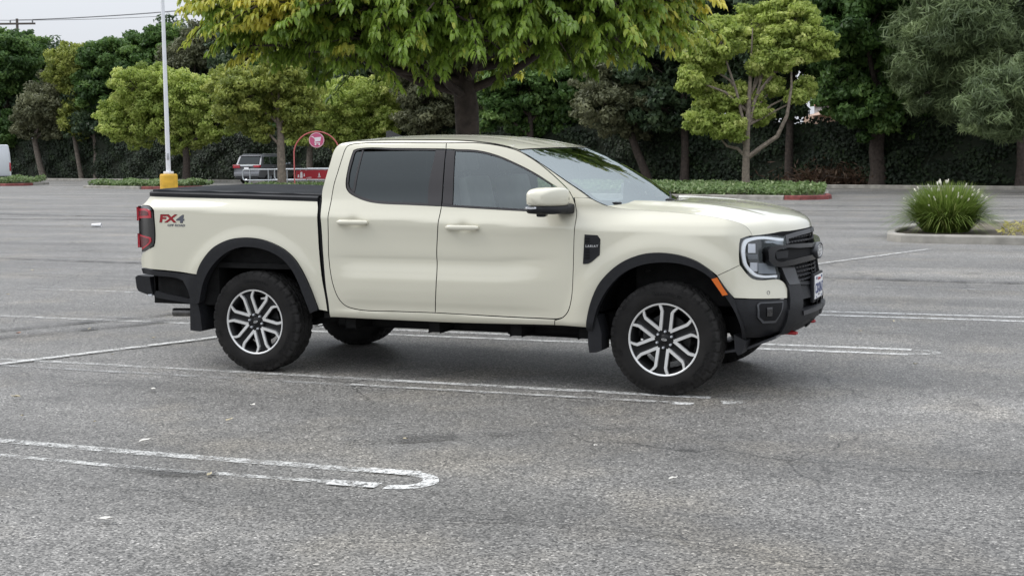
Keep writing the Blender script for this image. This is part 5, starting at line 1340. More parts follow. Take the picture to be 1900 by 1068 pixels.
# ---- mirrors
for sg in (-1, 1):
    mr = empty('side_mirror'); mr.parent = T
    def shell(name, prof, m_, parent):
        """rounded box sections along y: (y, x0, x1, z0, z1)"""
        mb = MB(); V = []; n = 20
        for (y, x0, x1, z0, z1) in prof:
            for k in range(n):
                a = 2 * math.pi * k / n; c_, s_ = math.cos(a), math.sin(a); e = .42
                V.append(((x0+x1)/2 + (x1-x0)/2 * math.copysign(abs(c_)**e, c_), sg * y, (z0+z1)/2 + (z1-z0)/2 * math.copysign(abs(s_)**e, s_)))
        F = [(i*n+k, i*n+(k+1) % n, (i+1)*n+(k+1) % n, (i+1)*n+k) for i in range(len(prof)-1) for k in range(n)]
        F += [tuple(range(n)), tuple(range((len(prof)-1)*n, len(prof)*n))]
        mb.add(V, F, 0, True); return mb.build(name, [m_], parent, 60)
    shell('mirror_cap', [(.935,2.545,2.60,1.31,1.40), (.945,2.50,2.612,1.300,1.418), (.99,2.435,2.612,1.298,1.430), (1.06,2.385,2.585,1.297,1.430), (1.11,2.365,2.55,1.300,1.420), (1.135,2.365,2.52,1.305,1.405), (1.150,2.385,2.48,1.32,1.38)], PAINT, mr)
    shell('mirror_base', [(.94,2.54,2.60,1.26,1.31), (.99,2.44,2.605,1.250,1.306), (1.06,2.38,2.58,1.245,1.304), (1.12,2.36,2.535,1.250,1.305), (1.140,2.38,2.49,1.265,1.30)], PLAST, mr)
    shell('mirror_arm', [(.865,2.50,2.62,1.255,1.315), (.90,2.49,2.63,1.240,1.310), (.95,2.49,2.62,1.243,1.30), (1.0,2.48,2.60,1.25,1.30)], PLAST, mr)
    shell('turn_signal', [(1.085,2.372,2.50,1.279,1.298), (1.125,2.352,2.475,1.281,1.300), (1.144,2.370,2.43,1.283,1.298)], SILVER, mr)
    shell('camera_pod', [(1.0,2.415,2.47,1.228,1.26), (1.05,2.405,2.475,1.226,1.26)], GLOSS, mr)
    mb = MB(); mb.box((2.37, sg*1.10, 1.31), (2.39, sg*.98, 1.41)); mb.build('mirror_glass', [CHROME], mr)

# ---- wheels
def tyre_mesh():
    n = 192
    prof = [(.235,-.100),(.246,-.112),(.262,-.122),(.295,-.1285),(.325,-.1275),(.345,-.1235),(.358,-.1200),(.372,-.1140),(.383,-.1060),(.3905,-.096),(.3920,-.080),(.3925,-.058),(.3835,-.054),(.3835,-.047),(.3930,-.043),(.3935,-.020),(.3845,-.016),(.3845,-.008),(.3935,-.004)]
    prof = prof + [(r_, -y) for r_, y in prof[::-1]]
    m = len(prof); V = np.zeros((n, m, 3)); mi = []
    for k in range(n):
        a = 2 * math.pi * k / n
        for i, (r_, y) in enumerate(prof):
            ay = abs(y); ph = k % 6; sgn = 1 if y < 0 else -1
            if ay > .094 and r_ > .352:                     # shoulder lugs reaching down the sidewall
                if ph in (0,) or (ph == 3 and r_ < .375): r_ -= .012
                elif r_ < .375 and ph in (1, 2): r_ -= .004
            elif .055 < ay <= .094 and (k + 2 * sgn) % 6 in (0, 1): r_ -= .008
            elif ay < .05 and r_ > .39 and (k + int(ay * 60) * sgn) % 4 == 0: r_ -= .007
            dd = 0
            if .29 < r_ < .33: dd = 0
            V[k, i] = (r_ * math.sin(a), y, r_ * math.cos(a))
    V = V.reshape(-1, 3)
    # the tread flattens where it meets the ground
    lowz = V[:, 2] < -.386
    V[lowz, 2] = -.3868
    F = []
    for k in range(n):
        for i in range(m - 1):
            F.append((k*m+i, k*m+i+1, ((k+1) % n)*m+i+1, ((k+1) % n)*m+i)); mi.append(1 if 7 <= i <= m - 9 else 0)
    mb = MB(); mb.add(V, F, 0, True); mb.mi = mi
    return mb

def polar(r_, a): return (r_ * math.sin(a), r_ * math.cos(a))
RR = .252
def rim_build(parent, steer=0.0, spin=0.0):
    """outer face at y = -0.118, axis Y; returns parts under parent"""
    # barrel and lip
    mb = MB()
    mb.lathe([(.235,.10),(.225,.07),(.205,.0),(.205,-.05),(.225,-.085),(.236,-.105),(.243,-.112),(.2465,-.112)], 'Y', 64, 0)
    mb.build('rim_barrel', [WDARK], parent)
    mb = MB(); mb.lathe([(.2385,-.104),(.2400,-.1175),(.2450,-.1210),(.2515,-.1205),(.2525,-.114),(.2480,-.108)], 'Y', 72, 0, close=True)
    mb.build('rim_lip', [CHROME], parent)
    # six dark spokes: a channel between two machined edges
    mb = MB(); edge = MB()
    w = .0345
    for k in range(6):
        th = spin + k * math.pi / 3
        dx, dz = math.sin(th), math.cos(th); px, pz = math.cos(th), -math.sin(th)
        def Q(r_, o_, y): return (dx * r_ + px * o_, y, dz * r_ + pz * o_)
        # web
        st = [(.060, .030, -.088), (.10, .030, -.090), (.16, .031, -.093), (.21, .033, -.096), (.243, .036, -.098)]
        V = []
        for r_, o_, y in st:
            V += [Q(r_, -o_, y), Q(r_, -o_*.45, y + .006), Q(r_, o_*.45, y + .006), Q(r_, o_, y), Q(r_, o_*.9, y + .05), Q(r_, -o_*.9, y + .05)]
        F = []
        for i in range(len(st) - 1):
            for j in range(6): F.append((i*6+j, i*6+(j+1) % 6, (i+1)*6+(j+1) % 6, (i+1)*6+j))
        mb.add(V, F)
        # machined edge strips, hooked outwards at the rim
        for sd in (-1, 1):
            hook = .036 if sd > 0 else .020
            path = [(.0600, w), (.100, w + .0005), (.150, w + .001), (.192, w + .0015), (.214, w + .002 + hook * .40), (.2405 - hook * .16, w + .003 + hook)]
            wd = [.0215, .0210, .0205, .0205, .0220, .0200]
            ys = [-.104, -.1075, -.111, -.114, -.1155, -.1165]
            V = []
            for (r_, o_), b_, y in zip(path, wd, ys):
                for oo, yy in ((o_ - b_*.5, y), (o_ + b_*.5, y), (o_ + b_*.66, y + .03), (o_ - b_*.5, y + .03)):
                    V.append(Q(r_, sd * oo, yy))
            F = []
            for i in range(len(path) - 1):
                for j in range(4): F.append((i*4+j, i*4+(j+1) % 4, (i+1)*4+(j+1) % 4, (i+1)*4+j))
            edge.add(V, F)
            # dark flank behind the strip, closing the window
            V = []
            for (r_, o_), b_, y in zip(path, wd, ys):
                V += [Q(r_, sd*(o_ - b_*.45), y + .012), Q(r_, sd*(o_ + b_*.72), y + .012), Q(r_, sd*(o_ + b_*.72), y + .06), Q(r_, sd*(o_ - b_*.45), y + .06)]
            mb.add(V, F)
    # hub
    mb.lathe([(0, -.100), (.030, -.100), (.034, -.096), (.040, -.094), (.066, -.098), (.072, -.094), (.078, -.06), (.078, .0), (0, .0)], 'Y', 36, 0)
    mb.build('spoke', [WDARK], parent, 30)
    edge.build('spoke_face', [CHROME], parent, 25)
    cap = MB(); cap.lathe([(0, -.104), (.024, -.104), (.029, -.100), (.029, -.095)], 'Y', 28, 0); cap.build('center_cap', [WDARK], parent)
    mb = MB(); V = [(.0195*math.cos(a), -.1052, .0085*math.sin(a)) for a in np.linspace(0, 2*math.pi, 24, endpoint=False)]
    V2 = [(.0165*math.cos(a), -.1052, .0062*math.sin(a)) for a in np.linspace(0, 2*math.pi, 24, endpoint=False)]
    c_, s_ = math.cos(spin), math.sin(spin)
    rot = lambda q: (q[0]*c_ + q[2]*s_, q[1], -q[0]*s_ + q[2]*c_)
    mb.add([rot(q) for q in V + V2], [(i, (i+1) % 24, 24+(i+1) % 24, 24+i) for i in range(24)])
    Vt, Ft = text_mesh('Ford', .0125, .0002, .0002, .3)
    mb.add([rot((v.x, -.1053 - v.z, v.y)) for v in Vt], Ft)
    mb.build('cap_oval', [CHROME], parent)
    mb = MB()
    for k in range(6):
        a = spin + k * math.pi / 3
        x, z = polar(.0560, a)
        mb.lathe([(0, -.116), (.006, -.115), (.0085, -.110), (.0095, -.090)], 'Y', 10, 0, (x, 0, z))
    mb.build('lug_nut', [SILVER], parent)
    mb = MB(); mb.lathe([(.07, -.03), (.165, -.03), (.165, -.005), (.07, -.005)], 'Y', 48, 0, close=True)
    mb.build('brake_disc', [STEEL], parent)
    mb = MB(); mb.box((-.17, -.05, -.06), (-.10, .02, .07), 0, .012); mb.build('brake_caliper', [SILVER if False else STEEL], parent)

tm = tyre_mesh()
def tyre_text(mb, txt, a0, r_, size):
    V, F = text_mesh(txt, size, .0012, .001, space=1.15)
    out = []
    for v in V:
        a = a0 + v.x / r_; rr = r_ + v.y
        y = -float(np.interp(rr, [.262, .295, .325, .345, .358], [.122, .1285, .1275, .1235, .1200]))
        out.append((rr * math.sin(a), y - .0012 - abs(v.z), rr * math.cos(a)))
    mb.add(out, F)
for wi, (wx, sg, steer, spin) in enumerate(((0, -1, 0, R(-18)), (3.27, -1, R(-1), R(7)), (0, 1, 0, R(20)), (3.27, 1, R(-1), R(33)))):
    w_ = empty('wheel', (wx, sg * .775, .388), (math.pi if sg > 0 else 0) + steer); w_.parent = T
    t_ = MB(); t_.v = tm.v; t_.f = tm.f; t_.mi = tm.mi; t_.sm = tm.sm
    t_.build('tyre', [RUB, TREAD], w_, 30)
    for j, (tx, a0) in enumerate((('WRANGLER', 0.1), ('TERRITORY', math.pi - .25), ('WRANGLER', 2.1), ('AT', 4.4))):
        mb = MB(); tyre_text(mb, tx, a0, .318, .034)
        mb.build('sidewall_lettering', [MATS.get('sidewall_letter') or mat('sidewall_letter', (.010, .010, .010), .55)], w_)
    rim_build(w_, 0, spin)

# ---- wheel houses, mud flaps, chassis, exhaust, axle
for cx, cz in AX:
    for sg in (-1, 1):
        mb = MB(); V = []; n = 24
        for k in range(n + 1):
            a = R(14) + (math.pi - R(28)) * k / n
            r_ = .535
            for y in (.915, .40): V.append((cx + r_ * math.cos(a), sg * y, cz + .02 + r_ * math.sin(a) * 1.04))
        F = [(2*k, 2*k+1, 2*k+3, 2*k+2) for k in range(n)]
        mb.add(V, F, 0, True)
        V2 = [V[2*k+1] for k in range(n + 1)]
        mb.add(V2, [tuple(range(n + 1))]); mb.build('wheel_house', [UND], T)
for sg in (-1, 1):
    mb = MB(); mb.prism([(-.57,.55),(-.50,.55),(-.475,.42),(-.465,.305),(-.485,.298),(-.575,.305)], sg*.70, sg*.925, 'XZ'); mb.build('mud_flap', [PLAST], T)
    mb = MB(); mb.prism([(2.74,.54),(2.80,.54),(2.835,.42),(2.835,.30),(2.80,.285),(2.745,.28),(2.735,.35)], sg*.76, sg*.93, 'XZ'); mb.build('mud_flap', [PLAST], T)
    mb = MB()
    mb.box((-.95, sg*.42, .50), (-.25, sg*.54, .62), 0, .01); mb.box((.55, sg*.42, .345), (2.75, sg*.56, .50), 0, .012); mb.box((2.7, sg*.38, .40), (3.95, sg*.50, .52), 0, .01); mb.box((-.3, sg*.42, .56), (.6, sg*.53, .68), 0, .01)
    for x in (.75, 1.45, 2.1, 2.62): mb.box((x, sg*.54, .36), (x + .09, sg*.80, .44), 0, .01)
    mb.build('chassis_rail', [UND], T)
mb = MB(); mb.box((.60, -.86, .44), (2.72, .86, .50)); mb.build('floor_pan', [UND], T)
mb = MB(); mb.box((.8, -.42, .36), (1.7, .42, .46), 0, .03); mb.box((1.9, -.40, .30), (2.9, .35, .46), 0, .03); mb.build('fuel_tank', [UND], T)
mb = MB(); mb.tube([(0, -.70, .388), (0, .70, .388)], .045, 12); mb.lathe([(.04, -.14), (.12, -.07), (.135, 0), (.12, .07), (.04, .14)], 'Y', 18, 0, (0, 0, .388)); mb.build('rear_axle', [UND], T)
mb = MB(); mb.tube([(3.27, -.70, .388), (3.27, .70, .388)], .03, 10); mb.tube([(2.95, -.45, .36), (3.27, -.70, .33), (3.5, -.45, .36)], .025, 8); mb.tube([(3.2, -.66, .93-.06), (3.32, -.50, .90-.06)], .014, 6); mb.tube([(3.08, -.70, .84), (3.38, -.62, .86)], .012, 6); mb.build('front_suspension', [STEEL], T)
for sg in (-1, 1):
    mb = MB(); mb.tube([(-.80, sg*.52, .46), (-.3, sg*.52, .37), (0, sg*.52, .34), (.4, sg*.52, .37), (.75, sg*.52, .44)], .028, 6); mb.build('leaf_spring', [UND], T)
mb = MB(); mb.tube([(-.30, -.66, .43), (-.50, -.70, .425), (-.852, -.75, .418)], .034, 16, 0, False); mb.tube([(-.852, -.75, .418), (-.50, -.70, .425)], .030, 16, 0, False)
mb.build('exhaust_pipe', [mat('exhaust_steel', (.16, .155, .15), .42, metal=.9, noise=(25, .3))], T)
mb = MB(); mb.tube([(.72, .35, .40), (1.35, .35, .40)], .10, 14); mb.tube([(1.35, .30, .40), (2.9, .22, .40)], .03, 8); mb.build('muffler', [STEEL], T)
for sg in (-1, 1):
    mb = MB(); pts = [(2.50,.453),(2.73,.452),(2.73,.50),(2.60,.50)]
    mb.box((.68, sg*.80, .452), (2.72, sg*.86, .50)); mb.build('sill_flange', [UND], T)

# ---- dark inner skins so no daylight shows through the shut lines
for sg in (-1, 1):
    panel('inner_skin', [(.66,1.27),(2.64,1.235),(2.63,.52),(.72,.52)], [DARK, DARK], T, sg, off=-.05, depth=.005, grid=.15)
    panel('inner_skin', [(2.60,1.25),(3.70,1.20),(3.74,1.06),(3.58,.98),(3.40,1.04),(3.10,1.04),(2.90,.98),(2.74,.80),(2.68,.52),(2.60,.52)], [DARK, DARK], T, sg, off=-.05, depth=.005, grid=.15)
    panel('inner_skin', [(1.55,1.74),(1.66,1.735),(1.66,1.24),(1.55,1.24)], [DARK, DARK], T, sg, off=-.045, depth=.01, grid=.15)
mb = MB(); mb.box((2.72, -.74, .55), (2.78, .74, 1.22)); mb.build('firewall', [DARK], T)
mb = MB(); mb.box((3.0, -.70, .60), (3.75, .70, 1.05), 0, .05); mb.build('engine', [UND], T)

# ---- cabin
def seat(x, y, z, bench=False):
    s_ = empty('seat', (x, y, z)); s_.parent = T
    w = .24
    mb = MB(); mb.box((-.26, -w, 0), (.26, w, .16), 0, .05, Matrix.Rotation(R(-6), 3, 'Y')); mb.build('seat_cushion', [SEATM], s_)
    mb = MB(); mb.box((-.34, -w, .10), (-.20, w, .66), 0, .05, Matrix.Rotation(R(-12), 3, 'Y')); mb.build('seat_back', [SEATM], s_)
    mb = MB(); mb.box((-.41, -.13, .69), (-.31, .13, .86), 0, .04, Matrix.Rotation(R(-10), 3, 'Y')); mb.tube([(-.35, -.05, .6), (-.36, -.05, .72)], .008, 6); mb.tube([(-.35, .05, .6), (-.36, .05, .72)], .008, 6); mb.build('headrest', [SEATM], s_)
for x, y in ((1.95, -.40), (1.95, .40), (1.10, -.42), (1.10, .42)): seat(x, y, .84)
mb = MB(); mb.box((2.42, -.78, .90), (2.80, .78, 1.20), 0, .06); mb.box((2.38, -.12, .75), (2.60, .12, 1.05), 0, .03); mb.box((1.6, -.11, .70), (2.42, .11, .98), 0, .03); mb.build('dashboard', [DASHM], T)
mb = MB(); mb.box((2.36, -.12, 1.00), (2.40, .12, 1.24), 0, .01); mb.build('center_screen', [GLOSS], T)
sw = empty('steering_wheel', (2.28, .40, 1.10)); sw.parent = T
mb = MB(); mb.tube([(.08*math.sin(a)*.6, .185*math.cos(a), .185*math.sin(a)*.92) for a in np.linspace(0, 2*math.pi, 33)], .015, 8, 0, False); mb.build('wheel_ring', [DASHM], sw)
mb = MB(); mb.box((-.02, -.17, -.03), (.03, .17, .03), 0, .01); mb.tube([(0, 0, 0), (.18, 0, -.05)], .03, 8); mb.build('wheel_hub', [DASHM], sw)
mb = MB(); mb.box((2.31, -.10, 1.58), (2.34, .10, 1.65), 0, .015); mb.tube([(2.33, 0, 1.62), (2.36, 0, 1.69)], .01, 6); mb.build('rear_view_mirror', [DASHM], T)
mb = MB(); mb.box((.70, -.72, 1.715), (2.1, .72, 1.725)); mb.build('headliner', [SEATM], T)
mb = MB(); mb.tube([(1.60, -.66, 1.62), (1.66, -.68, 1.2), (1.70, -.68, .95)], .02, 6); mb.build('seat_belt', [DASHM], T)
# ------------------------------------------------------------------ lamp post
WPOLE = mat('pole_white', (.74, .75, .77), .4, noise=(3, .04)); YEL = mat('base_yellow', (.62, .36, .03), .6, noise=(4, .22), bump=(30, .3)); GALVP = mat('pole_fitting', (.42, .43, .44), .5, metal=.4)
lp = empty('lamp_post', (-23.35, 29.79, 0)); tag(lp, 'white lamp post on a round yellow concrete base behind the truck bed', 'lamp post')
mb = MB(); mb.lathe([(.305, -.02), (.305, .98), (.295, 1.03), (.265, 1.06), (0, 1.06)], 'Z', 32); mb.build('concrete_base', [YEL], lp)
mb = MB(); mb.box((-.13, -.13, 1.06), (.13, .13, 1.15), 0, .02); mb.build('base_cover', [WPOLE], lp)
mb = MB(); mb.tube([(0, 0, 1.10), (0, 0, 4.5), (0, 0, 9.2)], [.082, .070, .055], 16); mb.build('pole', [WPOLE], lp)
mb = MB(); mb.box((-.045, -.092, 1.55), (.045, -.07, 1.78), 0, .008, Matrix.Rotation(R(36), 3, 'Z'), (0, 0, 1.66)); mb.build('handhole_cover', [GALVP], lp)
for k in range(4):
    mb = MB(); a = math.pi/4 + k*math.pi/2; mb.tube([(.155*math.cos(a), .155*math.sin(a), 1.06), (.155*math.cos(a), .155*math.sin(a), 1.11)], .014, 6); mb.build('anchor_bolt', [GALVP], lp)
mb = MB(); mb.tube([(0, 0, 9.1), (.5, -.2, 9.25), (1.0, -.4, 9.25)], .035, 8); mb.box((.8, -.55, 9.2), (1.5, -.3, 9.32), 0, .03); mb.build('lamp_head', [WPOLE], lp)

# ------------------------------------------------------------------ grey SUV by the hedge
SUVP = mat('suv_grey', (.20, .205, .22), .35, metal=.5, coat=.8); SUVG = mat_glass('suv_glass', (.02, .022, .025), 1.55); BLK = mat('suv_black', (.012, .012, .013), .6)
def lofted(name, secs, m_, parent, sharp=45):
    """secs: list of closed rings (same length)"""
    n = len(secs[0]); V = [q for s in secs for q in s]; mb = MB()
    F = [(i*n+k, i*n+(k+1) % n, (i+1)*n+(k+1) % n, (i+1)*n+k) for i in range(len(secs)-1) for k in range(n)] + [tuple(range(n)), tuple(range((len(secs)-1)*n, len(secs)*n))]
    mb.add(V, F, 0, True); return mb.build(name, [m_], parent, sharp)
def ring_sec(y, hw, z0, z1, tuck=.9):
    return [(-hw*tuck, y, z0), (-hw, y, z0+(z1-z0)*.25), (-hw, y, z0+(z1-z0)*.75), (-hw*.96, y, z1), (0, y, z1+.012), (hw*.96, y, z1), (hw, y, z0+(z1-z0)*.75), (hw, y, z0+(z1-z0)*.25), (hw*tuck, y, z0)]
def car_wheel(parent, x, y, r=.37):
    w = empty('wheel', (x, y, r)); w.parent = parent
    mb = MB(); mb.lathe([(r*.62, -.11), (r*.9, -.12), (r, -.09), (r, .09), (r*.9, .12), (r*.62, .11)], 'X', 28, close=True); mb.build('tyre', [RUB], w)
    mb = MB(); s = math.copysign(1, x)
    for k in range(5):
        a = 2*math.pi*k/5; mb.box((s*.07 - .012, -.03, .02), (s*.07 + .012, .03, r*.62), 0, 0, Matrix.Rotation(a, 3, 'X'), (s*.07, 0, 0))
    mb.lathe([(0, s*.085), (.06, s*.085), (.07, s*.06)], 'X', 14); mb.lathe([(r*.63, s*.10), (r*.58, s*.10), (r*.55, -s*.05)], 'X', 28)
    mb.build('rim', [SILVER], w)
def suv():
    # built with its tail at -y
    t = empty('parked_suv', (-39.35, 61.6, 0), R(-2)); tag(t, 'grey SUV parked facing the hedge behind the cart corral', 'car')
    secs = [ring_sec(-2.32, .86, .52, .98), ring_sec(-2.40, .90, .40, 1.06), ring_sec(-2.25, .95, .36, 1.14), ring_sec(-1.0, .97, .32, 1.14), ring_sec(.8, .97, .32, 1.10), ring_sec(1.1, .96, .32, 1.08), ring_sec(2.05, .93, .36, 1.02), ring_sec(2.35, .84, .42, .90)]
    lofted('body', secs, SUVP, t)
    cab = [[(-.88, -2.20, 1.12), (-.80, -1.98, 1.58), (-.70, -1.90, 1.68), (.70, -1.90, 1.68), (.80, -1.98, 1.58), (.88, -2.20, 1.12)],
           [(-.91, -1.5, 1.12), (-.80, -1.5, 1.62), (-.70, -1.5, 1.74), (.70, -1.5, 1.74), (.80, -1.5, 1.62), (.91, -1.5, 1.12)],
           [(-.91, -.2, 1.12), (-.80, -.2, 1.64), (-.70, -.2, 1.76), (.70, -.2, 1.76), (.80, -.2, 1.64), (.91, -.2, 1.12)],
           [(-.90, .55, 1.11), (-.79, .40, 1.58), (-.69, .35, 1.70), (.69, .35, 1.70), (.79, .40, 1.58), (.90, .55, 1.11)],
           [(-.88, 1.15, 1.08), (-.84, 1.13, 1.12), (-.8, 1.1, 1.14), (.8, 1.1, 1.14), (.84, 1.13, 1.12), (.88, 1.15, 1.08)]]
    lofted('roof', cab, SUVP, t, 25)
    mb = MB(); mb.add([(-.74, -2.215, 1.16), (.74, -2.215, 1.16), (.66, -2.02, 1.58), (-.66, -2.02, 1.58)], [(0, 1, 2, 3)]); mb.build('rear_window', [SUVG], t)
    for s in (-1, 1):
        for y0, y1, y2, y3 in ((-1.95, -1.25, -1.25, -1.80), (-1.17, -.20, -.20, -1.17), (-.10, .85, .42, -.10)):
            mb = MB(); mb.add([(s*.915, y0, 1.14), (s*.915, y1, 1.14), (s*.822, y2, 1.58), (s*.822, y3, 1.58)], [(0, 1, 2, 3)]); mb.build('side_window', [SUVG], t)
        for y in (-1.10, -.05):
            mb = MB(); mb.box((s*.965 - .02, y, .98), (s*.965 + .02, y + .18, 1.01), 0, .006); mb.build('door_handle', [SILVER], t)
        mb = MB(); mb.box((s*.50, -2.42, .96), (s*.93, -2.22, 1.10), 0, .03); mb.build('tail_light', [RED], t)
        mb = MB(); mb.tube([(s*.72, -1.7, 1.75), (s*.72, .2, 1.75)], .018, 6); mb.build('roof_rail', [SILVER], t)
        mb = MB(); mb.box((s*.93, .55, 1.10), (s*1.12, .70, 1.24), 0, .04); mb.build('side_mirror', [SUVP], t)
        car_wheel(t, s*.84, -1.42); car_wheel(t, s*.84, 1.45)
    mb = MB(); mb.box((-.72, -2.05, 1.62), (.72, -1.85, 1.67), 0, .02); mb.build('spoiler', [SUVP], t)
    mb = MB(); mb.box((-.45, -2.41, 1.04), (.45, -2.33, 1.09), 0, .01); mb.build('tailgate_trim', [SILVER], t)
    mb = MB(); mb.box((-.16, -2.425, .84), (.16, -2.39, .98), 0, .006); mb.build('license_plate', [WHITEP], t)
    mb = MB(); mb.box((-.90, -2.44, .44), (.90, -2.2, .70), 0, .05); mb.build('rear_bumper', [SUVP], t)
    mb = MB(); mb.box((-.80, -2.40, .28), (.80, 2.1, .46), 0, .03); mb.build('underbody', [BLK], t)
suv()

# ------------------------------------------------------------------ white van at the left edge
def van():
    VW = mat('van_white', (.66, .68, .72), .4, coat=.4)
    t = empty('parked_van', (-58.75, 59.2, 0), R(46)); tag(t, 'white high-roof van parked at the left edge of the photo', 'van')
    def rs_(y, hw, z0, z1): return [(-hw*.97, y, z0), (-hw, y, z0+.2), (-hw, y, z0+.9), (-hw*.97, y, z1-.55), (-hw*.90, y, z1-.08), (-hw*.84, y, z1), (hw*.84, y, z1), (hw*.90, y, z1-.08), (hw*.97, y, z1-.55), (hw, y, z0+.9), (hw, y, z0+.2), (hw*.97, y, z0)]
    lofted('body', [rs_(-2.75, .98, .42, 2.46), rs_(-2.70, 1.01, .36, 2.50), rs_(0, 1.02, .36, 2.52), rs_(1.4, 1.02, .36, 2.46)], VW, t, 30)
    lofted('nose', [[(-1.0, 1.4, .36), (-1.0, 1.4, 1.3), (-.86, 1.4, 2.44), (.86, 1.4, 2.44), (1.0, 1.4, 1.3), (1.0, 1.4, .36)], [(-.98, 2.2, .36), (-.98, 2.2, 1.25), (-.84, 2.05, 1.7), (.84, 2.05, 1.7), (.98, 2.2, 1.25), (.98, 2.2, .36)], [(-.85, 3.0, .42), (-.85, 3.0, .95), (-.8, 2.8, 1.1), (.8, 2.8, 1.1), (.85, 3.0, .95), (.85, 3.0, .42)]], VW, t, 25)
    for s in (-1, 1):
        mb = MB(); mb.box((s*.95 - .045, -2.78, .85), (s*.95 + .05, -2.66, 1.38), 0, .02); mb.build('tail_light', [RED], t)
        mb = MB(); mb.box((s*.03, -2.768, .62), (s*.90, -2.748, 2.34), 0, .008); d = mb.build('rear_door', [VW], t)
        mb = MB(); mb.box((s*.08, -2.80, 1.10), (s*.20, -2.765, 1.20), 0, .01); mb.build('door_handle', [BLK], d)
        car_wheel(t, s*.90, -1.75, .35); car_wheel(t, s*.90, 1.85, .35)
    mb = MB(); mb.box((-.98, -2.86, .36), (.98, -2.66, .56), 0, .03); mb.build('rear_bumper', [BLK], t)
    mb = MB(); mb.box((-.25, -2.80, 2.40), (.25, -2.70, 2.45), 0, .01); mb.build('brake_light', [REDD], t)
van()

# ------------------------------------------------------------------ cart corral with its round sign
GALV = mat('corral_galvanised', (.50, .53, .55), .4, metal=.3); REDP = mat('corral_red', (.42, .016, .03), .45, noise=(2, .1)); PINK = mat('arch_red', (.52, .13, .12), .45); SIGNP = mat('sign_pink_red', (.55, .10, .20), .4); SIGNW = mat('sign_white', (.80, .74, .76), .5)
cc = empty('cart_corral', (-30.9, 50.9, 0), R(3)); tag(cc, 'galvanised tube cart corral with red panels beside the olive tree', 'cart corral')
def rail(pts_xy, h0, h1):
    a, b_ = [Vector((*q, 0)) for q in pts_xy]; d = (b_ - a).normalized(); mb = MB()
    up = Vector((0, 0, 1)); L_ = (b_ - a).length; r = .12
    p = [b_ + up*h1, a + d*r + up*h1, a + d*.035 + up*(h1-.035), a + up*(h1-r), a + up*(h0+r), a + d*.035 + up*(h0+.035), a + d*r + up*h0, b_ + up*h0]
    mb.tube(p, .034, 8); o_ = mb.build('rail_loop', [GALV], cc)
    k = max(2, int(L_ / 1.1))
    for i in range(k + 1):
        q = a + d * (.45 + (L_ - .45) * i / k); mb = MB(); mb.tube([q, q + up * h1], .028, 8); mb.build('post', [GALV], o_)
rail([(-2.55, -1.15), (3.6, -1.9)], .42, .96)
rail([(-1.55, .35), (3.6, -.35)], .42, .96)
rail([(-.45, 1.7), (3.6, 1.2)], .42, .96)
for (x0, y0, x1, y1) in ((.15, 1.35, 3.5, 1.05), (.35, -.30, 3.5, -.55), (.75, -1.62, 3.5, -1.95)):
    a = math.atan2(y1 - y0, x1 - x0); L_ = math.hypot(x1 - x0, y1 - y0)
    mb = MB(); mb.box((0, -.012, .48), (L_, .012, .90), 0, 0); 
    o_ = mb.build('side_panel', [REDP], cc); o_.location = (x0, y0, 0); o_.rotation_euler = (0, 0, a)
    if y0 < -1:
        mb = MB()
        for k, (u0, u1, w0, w1) in enumerate(((.10, .22, .55, .72), (.25, .42, .52, .84), (.46, .55, .60, .78), (.60, .95, .53, .58), (1.3, 1.5, .56, .62), (1.35, 1.45, .62, .80))):
            mb.add([(u0, -.02, w0), (u1, -.02, w0 + .02), (u1 - .03, -.02, w1), (u0 + .03, -.02, w1 - .03)], [(0, 1, 2, 3)])
        g_ = mb.build('panel_print', [SIGNW], o_); g_['kind'] = 'stuff'
ar = empty('cart_sign', (-27.8, 47.55, 0), R(30)); ar.scale = (.93, .93, .93); tag(ar, 'round pink-red shopping cart sign hanging in a thin red arch', 'sign')
hw = 1.17; zs = 1.85
mb = MB(); mb.tube([(-hw, 0, 0), (-hw, 0, zs)] + [(-hw * math.cos(a), 0, zs + 1.14 * math.sin(a)) for a in np.linspace(.1, math.pi - .1, 22)] + [(hw, 0, zs), (hw, 0, 0)], .035, 8); mb.build('arch', [PINK], ar)
mb = MB(); mb.lathe([(0, -.03), (.385, -.03), (.40, -.015), (.40, .015), (.385, .03), (0, .03)], 'Y', 36, 0, (0, 0, 2.55)); mb.build('sign_disc', [SIGNP], ar)
mb = MB(); mb.lathe([(.36, -.036), (.38, -.036)], 'Y', 36, 0, (0, 0, 2.55)); mb.build('sign_border', [SIGNW], ar)
def cart_icon(y):
    mb = MB(); P_ = lambda q: [(a, y, 2.55 + b_) for a, b_ in q]
    mb.add(P_([(-.26, .20), (-.17, .20), (-.13, .13), (.24, .17), (.19, -.06), (-.09, -.08), (-.10, .06), (-.20, .15), (-.26, .16)]), [tuple(range(9))])
    mb.add(P_([(-.12, -.08), (-.07, -.08), (-.05, -.13), (.18, -.13), (.18, -.17), (-.10, -.17)]), [tuple(range(6))])
    for cx in (-.06, .13): mb.add(P_([(cx + .045*math.cos(a), -.22 + .045*math.sin(a)) for a in np.linspace(0, 2*math.pi, 14, endpoint=False)]), [tuple(range(14))])
    mb.build('cart_symbol', [SIGNW], ar)
cart_icon(-.036); cart_icon(.036)

